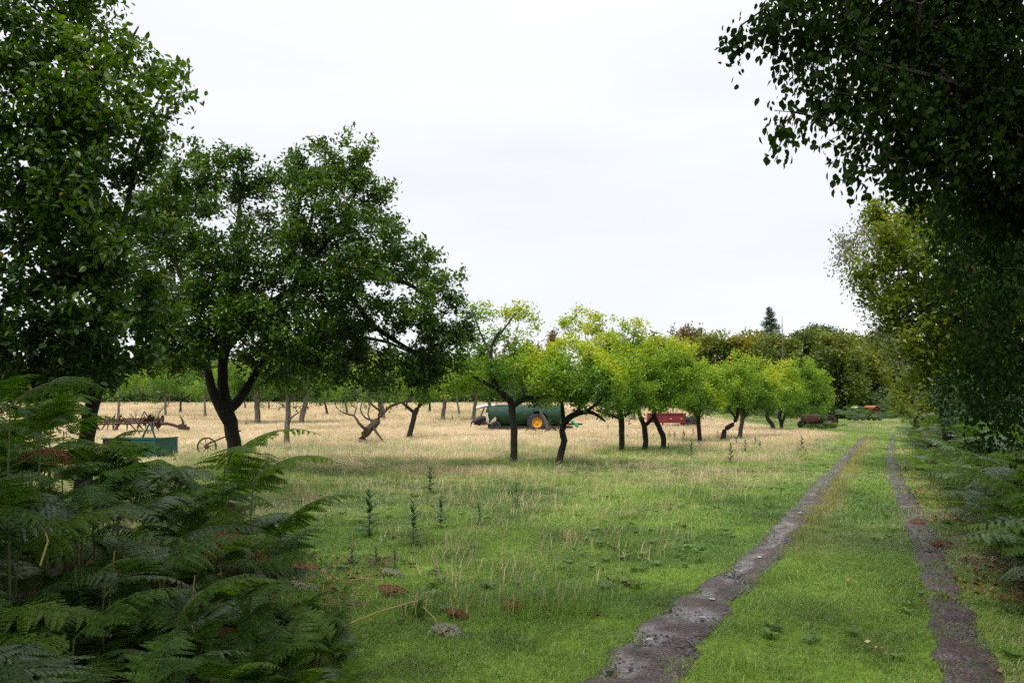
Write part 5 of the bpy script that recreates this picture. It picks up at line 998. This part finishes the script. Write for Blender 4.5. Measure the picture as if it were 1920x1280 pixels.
# ------------------------------------------------------------------ wheels and machinery
def wheel(T, c, ax, Rw, wd, tyre, rim, name='wheel', lug=0, rimr=.58):
    c = Vector(c); ax = Vector(ax).normalized(); W_ = obj(name, None, T); W_.location = c; h = wd / 2
    g = MB(); g.lathe([(-h * .9, Rw * rimr), (-h, Rw * .78), (-h * .85, Rw * .95), (-h * .4, Rw), (h * .4, Rw), (h * .85, Rw * .95), (h, Rw * .78), (h * .9, Rw * rimr)], (0, 0, 0), ax, 28)
    if lug:
        u = ax.orthogonal().normalized(); v_ = ax.cross(u)
        for k in range(lug):
            for s in (-1, 1):
                t = 2 * math.pi * (k + (.5 if s > 0 else 0)) / lug; rd = u * math.cos(t) + v_ * math.sin(t); tn = ax.cross(rd)
                B = Matrix((rd, tn, ax)).transposed() @ Matrix.Rotation(.6 * s, 3, 'X'); g.box(rd * (Rw * 1.005) + ax * s * h * .48, (Rw * .07, Rw * .07, h * 1.05), B)
    g.build('tyre', tyre, W_, True)
    g = MB(); g.lathe([(-h * .75, Rw * rimr * 1.02), (-h * .8, Rw * rimr * .9), (-h * .25, Rw * rimr * .8), (-h * .2, Rw * .16), (-h * .5, Rw * .14), (-h * .5, .001)], (0, 0, 0), ax, 24)
    g.lathe([(h * .75, Rw * rimr * 1.02), (h * .8, Rw * rimr * .9), (h * .25, Rw * rimr * .8), (h * .2, Rw * .16), (h * .5, Rw * .14), (h * .5, .001)], (0, 0, 0), ax, 24); g.build('rim', rim, W_, True)
    return W_
# green slurry tanker
p = gp(985, 808); s = p.y / 48.0 * .9
T = thing('slurry_tanker', 'old dark green slurry tanker with yellow wheel rims behind the first orchard trees', 'tanker', tuple(p), math.radians(7))
Lh, rt, zc = 2.45 * s, .72 * s, 1.04 * s
g = MB(); g.lathe([(-Lh - .22 * s, .01), (-Lh - .20 * s, rt * .45), (-Lh - .12 * s, rt * .8), (-Lh, rt), (Lh, rt), (Lh + .12 * s, rt * .8), (Lh + .2 * s, rt * .45), (Lh + .22 * s, .01)], (0, 0, zc), (1, 0, 0), 36); g.build('tank', M['tank_green'], T, True)
for xx in (-Lh, -Lh * .35, Lh * .35, Lh): g = MB(); g.lathe([(xx - .04, rt), (xx - .04, rt + .035), (xx + .04, rt + .035), (xx + .04, rt)], (0, 0, zc), (1, 0, 0), 36); g.build('ring', M['tank_green'], T, True)
g = MB(); g.lathe([(0, .36), (.05, .36), (.08, .3), (.12, .05)], (-Lh + .05, -rt * .72, zc - .12), (-.35, -1, 0), 20); g.build('hatch', M['pale'], T, True)
g = MB(); g.tube([(-Lh + .3, -.1, zc + rt * .9), (-Lh - .2, -.15, zc + rt * .92), (-Lh - .75, -.2, zc + rt * .7)], [.1, .1, .1], 12); g.build('filler_pipe', M['galv'], T, True)
g = MB(); g.box((-Lh + .02, 0, zc + rt * .9), (.16, .5, .42)); g.build('valve_box', M['tank_green'], T)
g = MB(); g.box((-Lh + .9, 0, zc + rt + .03), (.9, .5, .05)); g.build('walkway_plate', M['galv'], T)
for yy in (-.4, .4): g = MB(); g.box((.3, yy, zc - rt - .05), (2 * Lh + .6, .12, .16)); g.build('chassis_beam', M['iron'], T)
for yy in (-.9, .9): wheel(T, (.55, yy * s, .60 * s), (0, 1, 0), .60 * s, .45 * s, M['rubber'], M['yellow'], lug=18)
for yy in (-.62, .62): wheel(T, (-Lh + .35, yy * s, .36 * s), (0, 1, 0), .34 * s, .26 * s, M['rubber'], M['iron'])
g = MB(); g.lathe([(-.26, .74 * s), (.26, .74 * s)], (.55, -.9 * s, .62 * s), (0, 1, 0), 10, math.radians(-60), math.radians(60)); g.build('mudguard', M['tank_green'], T)
g = MB(); g.tube([(-Lh - .1, -.3, .75), (-Lh - .5, -.5, .8), (-Lh - .85, -.5, .62), (-Lh - 1.05, -.5, .55), (-Lh - 1.1, -.5, .28)], [.12, .13, .12, .06, .03], 8); g.tube([(-Lh - .2, 0, .6), (-Lh - .6, -.3, .5), (-Lh - .9, -.35, .5)], [.14, .16, .1], 8); g.build('suction_hose', M['rubber'], T, True)
g = MB(); g.box((-Lh - .35, -.2, .55), (.35, .5, .35)); g.tube([(-Lh - .5, -.4, .9), (-Lh - .3, -.4, 1.4)], .05, 6); g.build('pump', M['iron'], T)
g = MB(); g.tube([(Lh, -.35, .42), (Lh + 1.25, 0, .40)], [.06, .06], 6); g.tube([(Lh, .35, .42), (Lh + 1.25, 0, .40)], [.06, .06], 6); g.build('drawbar', M['tank_green'], T)
g = MB(); g.tube([(Lh + .55, -.3, .62), (Lh + .75, -.35, .42), (Lh + .95, -.4, .25)], [.09, .09, .09], 8); g.build('drawbar_jack', M['bright_green'], T, True)
g = MB(); g.box((Lh + .1, -.2, .62), (.5, .7, .4)); g.build('gearbox', M['iron'], T)
# rusty A-frames and a wooden prop in front of the tanker
p = gp(1003, 813)
T = thing('scrap_frame', 'rusty bent angle-iron scrap lying in the straw before the yellow tanker wheel', 'scrap metal', tuple(p), .1)
def plate(T, a_, b_, w, t, mat, nm):
    a_, b_ = Vector(a_), Vector(b_); d = (b_ - a_); L_ = d.length; d.normalize(); sd_ = d.cross(Vector((0, 1, 0))).normalized(); B = Matrix((d, Vector((0, 1, 0)), sd_)).transposed(); g = MB(); g.box((a_ + b_) / 2, (L_, w, t), B); return g.build(nm, mat, T)
plate(T, (-.75, 0, .0), (-.15, 0, .42), .3, .05, M['rust'], 'bar'); plate(T, (-.12, 0, .40), (.2, 0, .0), .3, .05, M['rust'], 'bar'); plate(T, (.35, -.3, -.05), (.85, -.3, .42), .35, .09, M['rust'], 'bar'); plate(T, (.88, -.3, .42), (1.35, -.3, .0), .35, .06, M['rust'], 'bar'); plate(T, (-1.1, -.2, .05), (.6, -.25, .1), .1, .08, M['rust'], 'bar')
g = MB(); g.tube([(.75, .5, .0), (.62, .5, .7), (.35, .5, 1.15), (.30, .5, 2.0)], [.1, .09, .08, .05], 7); o = g.build('leaning_branch', M['bark_grey'], None, True); o.location = p; tag(o, 'bare crooked branch leaning upright against the tanker wheel', 'branch')
# red trailer
p = gp(1258, 801)
T = thing('farm_trailer', 'faded red farm trailer half hidden by orchard trunks at the bracken', 'trailer', tuple(p), math.radians(-6)); s = p.y / 57 * .88
for k_, xx in enumerate((-1.35, -.45, .45)): g = MB(); g.box((xx * s, -.8 * s, .78 * s), (.88 * s, .06, .62 * s)); g.build('side_panel', M['red'], T)
for xx in (-1.8, -.9, 0, .9): g = MB(); g.box((xx * s, -.86 * s, .78 * s), (.08, .1, .74 * s)); g.build('upright', M['red'], T)
g = MB(); g.box((-.4 * s, -.84 * s, 1.14 * s), (3.0 * s, .12, .08)); g.box((-.4 * s, -.84 * s, .44 * s), (3.0 * s, .12, .1)); g.build('rail', M['red'], T)
g = MB(); g.box((-.4 * s, 0, .5 * s), (2.9 * s, 1.5 * s, .1)); g.box((-.4 * s, .8 * s, .8 * s), (2.9 * s, .06, .66 * s)); g.box((-1.86 * s, 0, .8 * s), (.06, 1.55 * s, .66 * s)); g.box((1.07 * s, 0, .8 * s), (.06, 1.55 * s, .66 * s)); g.build('body', M['red'], T)
for xx in (-.1, .75): g = MB(); g.box((xx * s, -.91 * s, .72 * s), (.12, .02, .09)); g.build('reflector', M['orange'], T)
g = MB(); g.tube([(-.75 * s, -.9 * s, .45 * s), (-.7 * s, -.9 * s, .05)], .06, 6); g.build('prop_stand', M['red'], T)
wheel(T, (1.25 * s, -.72 * s, .42 * s), (0, 1, 0), .44 * s, .34 * s, M['rubber'], M['iron'], lug=14); wheel(T, (1.25 * s, .72 * s, .42 * s), (0, 1, 0), .44 * s, .34 * s, M['rubber'], M['iron'], lug=14); wheel(T, (1.75 * s, -.55 * s, .50 * s), (.25, 1, 0), .5 * s, .4 * s, M['rubber'], M['iron'], lug=14)
# old tractor
p = gp(1528, 803); s = p.y / 54 * .92
T = thing('old_tractor', 'rusted red vintage tractor sunk in the bracken beyond the orchard row', 'tractor', tuple(p), math.radians(10))
g = MB(); prof = [(-.95, .52), (-.95, .80), (-.88, .90), (-.4, .95), (.25, .92), (.3, .5)]
n = len(prof); v = []; 
for xx, (zl) in ((-1.0, .98), (-.9, 1.06), (-.3, 1.1), (.3, 1.04)):
    for k in range(9):
        a_ = math.pi * k / 8; v.append((xx * s, -.27 * math.cos(a_) * s, (zl - .30 + .30 * math.sin(a_)) * s))
    v[-9] = (v[-9][0], v[-9][1], .5 * s); v[-1] = (v[-1][0], v[-1][1], .5 * s)
f = [(i * 9 + k, i * 9 + k + 1, (i + 1) * 9 + k + 1, (i + 1) * 9 + k) for i in range(3) for k in range(8)] + [tuple(range(8, -1, -1)), tuple(27 + k for k in range(9))]
g.raw(v, f); g.build('bonnet', M['tractor_red'], T, True)
g = MB()
for k in range(6): g.box((-1.02 * s, 0, (.55 + .07 * k) * s), (.03, .42 * s, .03))
g.build('grille', M['iron'], T)
g = MB(); g.box((-.3 * s, 0, .45 * s), (1.4 * s, .3 * s, .28 * s)); g.box((.55 * s, 0, .5 * s), (.9 * s, .36 * s, .34 * s)); g.build('engine_block', M['iron'], T)
g = MB(); g.tube([(-.75 * s, -.62 * s, .32 * s), (-.75 * s, .62 * s, .32 * s)], .05, 6); g.tube([(.75 * s, -.7 * s, .5 * s), (.75 * s, .7 * s, .5 * s)], .09, 8); g.build('axle', M['iron'], T)
for yy in (-.62, .62): wheel(T, (-.75 * s, yy * s, .30 * s), (0, 1, 0), .30 * s, .16 * s, M['rubber'], M['tractor_red']); wheel(T, (.75 * s, yy * 1.12 * s, .52 * s), (0, 1, 0), .52 * s, .3 * s, M['rubber'], M['tractor_red'], lug=16)
for yy in (-.68, .68): g = MB(); g.lathe([(-.17 * s, .6 * s), (.17 * s, .6 * s)], (.75 * s, yy * s, .52 * s), (0, 1, 0), 10, math.radians(-10), math.radians(110)); g.build('fender', M['tractor_red'], T)
g = MB(); g.tube([(.3 * s, 0, .9 * s), (.52 * s, 0, 1.05 * s)], .025, 6); g.lathe([(0, .18 * s), (.02, .2 * s), (.04, .18 * s)], (.53 * s, 0, 1.05 * s), (.6, 0, .8), 16); g.build('steering_wheel', M['iron'], T)
g = MB(); g.lathe([(0, .2 * s), (.04, .22 * s), (-.04, .05 * s)], (.95 * s, 0, .82 * s), (.1, 0, 1), 12); g.tube([(.9 * s, 0, .6 * s), (.95 * s, 0, .8 * s)], .03, 5); g.build('seat', M['iron'], T)
g = MB(); g.tube([(-.5 * s, .1, 1.0 * s), (-.5 * s, .1, 1.25 * s)], .035, 6); g.build('exhaust', M['iron'], T)
# derelict vehicles in the shade at the end of the track
def cab(px, py, s, mats, label, rz, name):
    p = gp(px, py); T = thing(name, label, 'vehicle', tuple(p), rz); a_, b_ = mats
    g = MB(); g.box((0, 0, .95 * s), (1.3 * s, 1.5 * s, .5 * s)); g.box((.75 * s, 0, .75 * s), (.5 * s, 1.2 * s, .35 * s)); g.build('body', a_, T)
    g = MB(); g.lathe([(-.75 * s, .62 * s), (-.7 * s, .66 * s), (.7 * s, .66 * s), (.75 * s, .62 * s)], (0, 0, 1.12 * s), (0, 1, 0), 12, math.radians(-90), math.radians(90)); g.build('roof', b_, T, True)
    for xx in (-.5, .5):
        for yy in (-.75, .75): wheel(T, (xx * s, yy * s, .4 * s), (0, 1, 0), .4 * s, .25 * s, M['rubber'], M['iron'])
    for xx in (-.35, .35): g = MB(); g.box((xx * s, -.77 * s, 1.0 * s), (.4 * s, .04, .28 * s)); g.build('window', M['iron'], T)
    return T
cab(1634, 788, .85, (M['rust'], M['rust_orange']), 'orange rusted vehicle wreck in the shade at the end of the track', .5, 'wrecked_vehicle'); cab(1605, 788, .8, (M['rust'], M['pale']), 'wreck with a pale rounded roof sunk in the bracken next to the orange wreck', .1, 'wrecked_vehicle')
# teal box trailer below the bracken
p = gp(262, 858); s = 1.0
T = thing('tipping_trailer', 'teal painted low box trailer behind the bracken, rusty inside', 'trailer', tuple(p), math.radians(-8))
g = MB(); g.box((.12, 0, .32), (.78, .05, .5)); g.build('end_panel', M['teal'], T)
g = MB(); g.box((-.75, .02, .32), (.95, .05, .5)); g.build('side_panel', M['rust'], T, label='rust-brown side panel')
g = MB(); g.box((.49, .6, .32), (.05, 1.15, .5)); g.box((-1.2, .6, .32), (.05, 1.15, .5)); g.box((-.36, 1.2, .32), (1.75, .05, .5)); g.box((-.36, .6, .1), (1.7, 1.1, .05)); g.build('box_body', M['teal'], T)
g = MB(); g.box((-.36, -.01, .585), (1.78, .09, .035)); g.box((.51, .6, .585), (.08, 1.25, .035)); g.box((.51, -.02, .32), (.05, .06, .52)); g.build('rim', M['teal'], T)
g = MB(); g.tube([(-.55, 1.0, .58), (-.30, 1.0, 1.05)], .03, 6); g.tube([(-.12, 1.0, .58), (-.30, 1.0, 1.05)], .03, 6); g.tube([(-.42, 1.0, .8), (-.2, 1.0, .8)], .02, 6); g.build('hitch_frame', M['teal'], T)
for yy in (.1, 1.1): wheel(T, (-.9, yy, .18), (0, 1, 0), .22, .14, M['rubber'], M['rust'])
# iron wheel
p = gp(388, 853); T = thing('iron_wheel', 'rusty spoked iron cart wheel standing in the grass by the big plum trunk', 'wheel', tuple(p), math.radians(25)); rr_ = .30
g = MB(); g.lathe([(-.06, rr_ - .045), (-.06, rr_), (.06, rr_), (.06, rr_ - .045), (-.06, rr_ - .045)], (0, 0, rr_ - .03), (0, 1, 0), 32); g.build('rim', M['iron'], T, True)
for k in range(8): a_ = k * math.pi / 4 + .2; g = MB(); g.tube([(0, 0, rr_ - .03), ((rr_ - .02) * math.cos(a_), 0, rr_ - .03 + (rr_ - .02) * math.sin(a_))], .011, 6); g.build('spoke', M['rust'], T)
g = MB(); g.lathe([(-.12, .001), (-.12, .045), (-.05, .075), (.05, .075), (.12, .045), (.12, .001)], (0, 0, rr_ - .03), (0, 1, 0), 14); g.build('hub', M['rust'], T, True)
g = MB(); g.tube([(0, 0, rr_ - .03), (.05, .9, .3)], .03, 6); g.tube([(.05, .9, .3), (1.15, 1.0, .75)], .028, 6); g.build('axle', M['rust'], T)
# heap of old harrows and plough parts
p = gp(262, 812); T = thing('harrow_heap', 'heap of rusty harrows and plough parts in the straw beyond the teal trailer', 'scrap metal', tuple(p), math.radians(4)); R = random.Random(5)
for k in range(3): g = MB(); g.tube([(-2.3, -.3 + .35 * k, .5 + .12 * k), (1.1, -.2 + .3 * k, .62 + .1 * k)], .05, 6); g.build('beam', M['rust'], T)
g = MB(); g.tube([(.9, 0, .5), (1.5, -.1, .55), (1.9, -.1, .45), (2.25, -.1, .3)], [.1, .09, .09, .07], 7); g.build('drawbar', M['rust'], T, True)
g = MB(); g.tube([(2.25, -.1, .25), (2.4, -.1, .6), (2.3, -.1, .85), (2.2, -.1, .95)], [.09, .07, .05, .03], 6); g.box((2.35, -.1, .35), (.4, .2, .3)); g.box((2.6, -.1, .2), (.25, .15, .35)); g.build('hook', M['rust'], T)
for k in range(14):
    x0 = R.uniform(-2.2, 1.0); g = MB(); l_ = R.uniform(.45, 1.15); t = R.uniform(-.7, .7)
    g.tube([(x0, R.uniform(-.3, .3), R.uniform(.05, .2)), (x0 + t * .4, 0, .5), (x0 + t, R.uniform(-.2, .2), l_)], [.03, .045, .025], 5); g.build('tine', M['rust'], T, True)
for k in range(9): g = MB(); g.lathe([(0, .001), (.03, .12), (.07, .24)], (.1 + .13 * k, R.uniform(-.2, .1), R.uniform(.45, .85)), (R.uniform(.5, 1), R.uniform(-.4, .4), R.uniform(-.4, .4)), 10); g.build('disc', M['rust'], T, True)
for k in range(4):
    x0 = -1.2 + .5 * k; g = MB(); x0 += R.uniform(-.5, .5); z1 = R.uniform(.8, 1.25); g.tube([(x0 - .4, -.1, .3), (x0, -.1, z1)], .03, 5); g.tube([(x0, -.1, z1), (x0 + R.uniform(.2, .7), -.1, .45)], .03, 5); g.build('bracket', M['rust'], T)
# dead branches lying about
def dead_branch(px, py, L_, label, seed, az=0, up=.5, n=14):
    p = gp(px, py); R = np.random.RandomState(seed); T = thing('dead_branch', label, 'branch', tuple(p), az)
    pts = [np.array((0, 0, .03))]; d = np.array((1, 0, up))
    for k in range(6): d = unit(d + R.randn(3) * .35); pts.append(pts[-1] + d * L_ / 6)
    g = MB(); g.tube(pts, list(np.linspace(.05, .012, 7)), 6); g.build('stem', M['deadwood'], T, True)
    g = MB()
    for k in range(n):
        q = pts[R.randint(1, 7)]; dd = unit(R.randn(3) + np.array((.3, 0, .5))); l2 = L_ * R.uniform(.15, .4); m_ = q + dd * l2 * .5 + R.randn(3) * .05; e_ = q + dd * l2 + R.randn(3) * .1; e_[2] = max(e_[2], 0); m_[2] = max(m_[2], .02); g.tube([q, m_, e_], [.02, .014, .006], 4)
    g.build('twigs', M['deadwood'], T)['kind'] = 'stuff'
dead_branch(535, 815, 1.6, 'dead grey branch with upturned twigs beside the mossy orchard trunk', 1, 3.1, .25); dead_branch(1068, 822, 1.5, 'grey dead branch heap between the S-bent trunk and the bare-twigged tree', 2, .2, .35); dead_branch(1090, 832, .9, 'small dead branch lying just below the grey heap', 3, .4, .15, 9)
dead_branch(230, 800, 2.2, 'bare black branch spiking up among the rusty harrows', 4, 1.2, 1.2, 24); dead_branch(300, 800, 2.0, 'tangle of bare twigs reaching over the harrow drawbar', 5, 2.4, .9, 22); dead_branch(455, 800, .7, 'short dark stick in the straw next to the big plum trunk', 6, .3, .4, 3)

for i, (px, py, h) in enumerate([(916, 806, .9), (928, 808, .8), (938, 807, 1.0), (952, 809, .7), (1030, 811, .8), (1052, 810, .7)]): thistle(px, py, h, 'tall weed growing up against the green tanker', False, i, 'weeds against the green tanker')
for i in range(9):
    px = 1500 + i * 8; pt = gp(px, 806); bracken(pt.x, pt.y - .8, RB.uniform(.2, .45), RB.uniform(.6, .8), 4, RB.uniform(0, 6), 'low bracken growing against the near side of the old tractor', 'low bracken against the old tractor', 900 + i, .4, lite=True)
for i in range(8):
    px = 1592 + i * 8; pt = at(px, 0, 76); bracken(pt[0], 76, RB.uniform(.3, .6), RB.uniform(.8, 1.1), 4, RB.uniform(0, 6), 'low bracken hiding the wheels of the two wrecked vehicles', 'low bracken before the wrecked vehicles', 930 + i, .4, lite=True)
RK = random.Random(31)
for i in range(12):
    y_ = RK.uniform(4.4, 6.2); x_ = edge_x(y_) - RK.uniform(.05, 1.5); z_ = gzf(x_, y_); stalk((x_, y_, z_), (x_ + RK.uniform(-.35, .35), y_ + RK.uniform(-.2, .2), z_ + RK.uniform(.35, .8)), 'thin brown-yellow dead stalk among the bracken stand', 'dead stalks among the bracken stand')

# ------------------------------------------------------------------ litter on the track
def stray(px, py, sz, mat, name, cat, label, group=None, flatl=False, seed=0):
    p = gp(px, py); R = np.random.RandomState(seed)
    if flatl:
        v, f, k = leaf_geo(np.zeros((1, 3)), np.array([(1., 0, .1)]), np.array([(0, .2, 1.)]), np.array([sz]), np.array([sz * .7]), True); v[:, 2] += .02 * R.rand(len(v)); me = np_mesh(name, v, f, mat, {'var': np.full(k, R.rand())})
    else:
        g = MB(); g.lathe([(-.4, .02), (-.25, .36), (0, .5), (.25, .34), (.36, .02)], (0, 0, 0), (0, 0, 1), 9); g.v = [tuple(np.array(q) * sz * np.array((1.2, .8, .55)) * (.85 + .3 * R.rand())) for q in g.v]; me = g.mesh(name, mat, True)
    o = obj(name, me, loc=(p.x, p.y, p.z + (.055 if flatl else .035)), rot=(0, 0, R.rand() * 6)); tag(o, label, cat, group)
for i, (px, py) in enumerate([(1217, 1207), (1317, 1165), (1335, 1130), (1424, 1050), (1665, 895), (1372, 838), (1500, 965)]): stray(px, py, .05, M['stone'], 'stone', 'stone', 'pale stone lying loose on the muddy track', 'pale stones on the track', seed=i)
for i, (px, py) in enumerate([(1022, 1165), (1075, 1060), (1125, 1060), (1592, 1165), (1619, 1222), (1598, 1100), (1610, 985), (1300, 1055), (945, 1010), (1180, 1105), (1265, 1110), (1415, 970), (1640, 1232), (1655, 1240)]): stray(px, py, .06, M['leaf_dry'], 'fallen_leaf', 'leaf', 'single dry leaf fallen on the short grass', 'dry leaves on the grass', True, i)
stray(1110, 1170, .07, M['leaf_dry'], 'fallen_leaf', 'leaf', 'yellow fallen leaf on the grass below the small red-brown fern', None, True, 99)
# brown leaf litter along the foot of the bank
def litter_src(s):
    v, f, k = leaf_geo(np.zeros((1, 3)), np.array([(1., 0, .15)]), np.array([(0, .3, 1.)]), np.array([1.]), np.array([.6]), True); o = bpy.data.objects.new('litter_leaf', np_mesh('litter_leaf', v, f, M['leaf_dry'], {'var': np.full(k, s)})); return o
lit = [litter_src(s) for s in (.05, .3, .5, .7)]
n = 2600; y = 4 + 26 * RS.rand(n) ** 1.6; a_ = rut_edges(RUT_R, y)[1]; e_ = bracken_edge(y); x = a_ - .1 + (e_ - a_ + .7) * RS.rand(n) ** .8; k = vnoise(x, y, .8, 13) > .42; x, y = x[k], y[k]
x2 = -1.2 - RS.rand(900) * 3; y2 = 4.3 + RS.rand(900) * 4; x, y = np.concatenate([x, x2]), np.concatenate([y, y2]); n = len(x); sc = .03 + .05 * RS.rand(n)
scatter('leaf_litter', np.stack([x, y, gz(x, y) + .03 + .03 * RS.rand(n)], 1), (RS.rand(n, 3) - .5) * np.array((1.2, 1.2, 6.28)), np.stack([sc] * 3, 1), np.ones((n, 3)), lit)
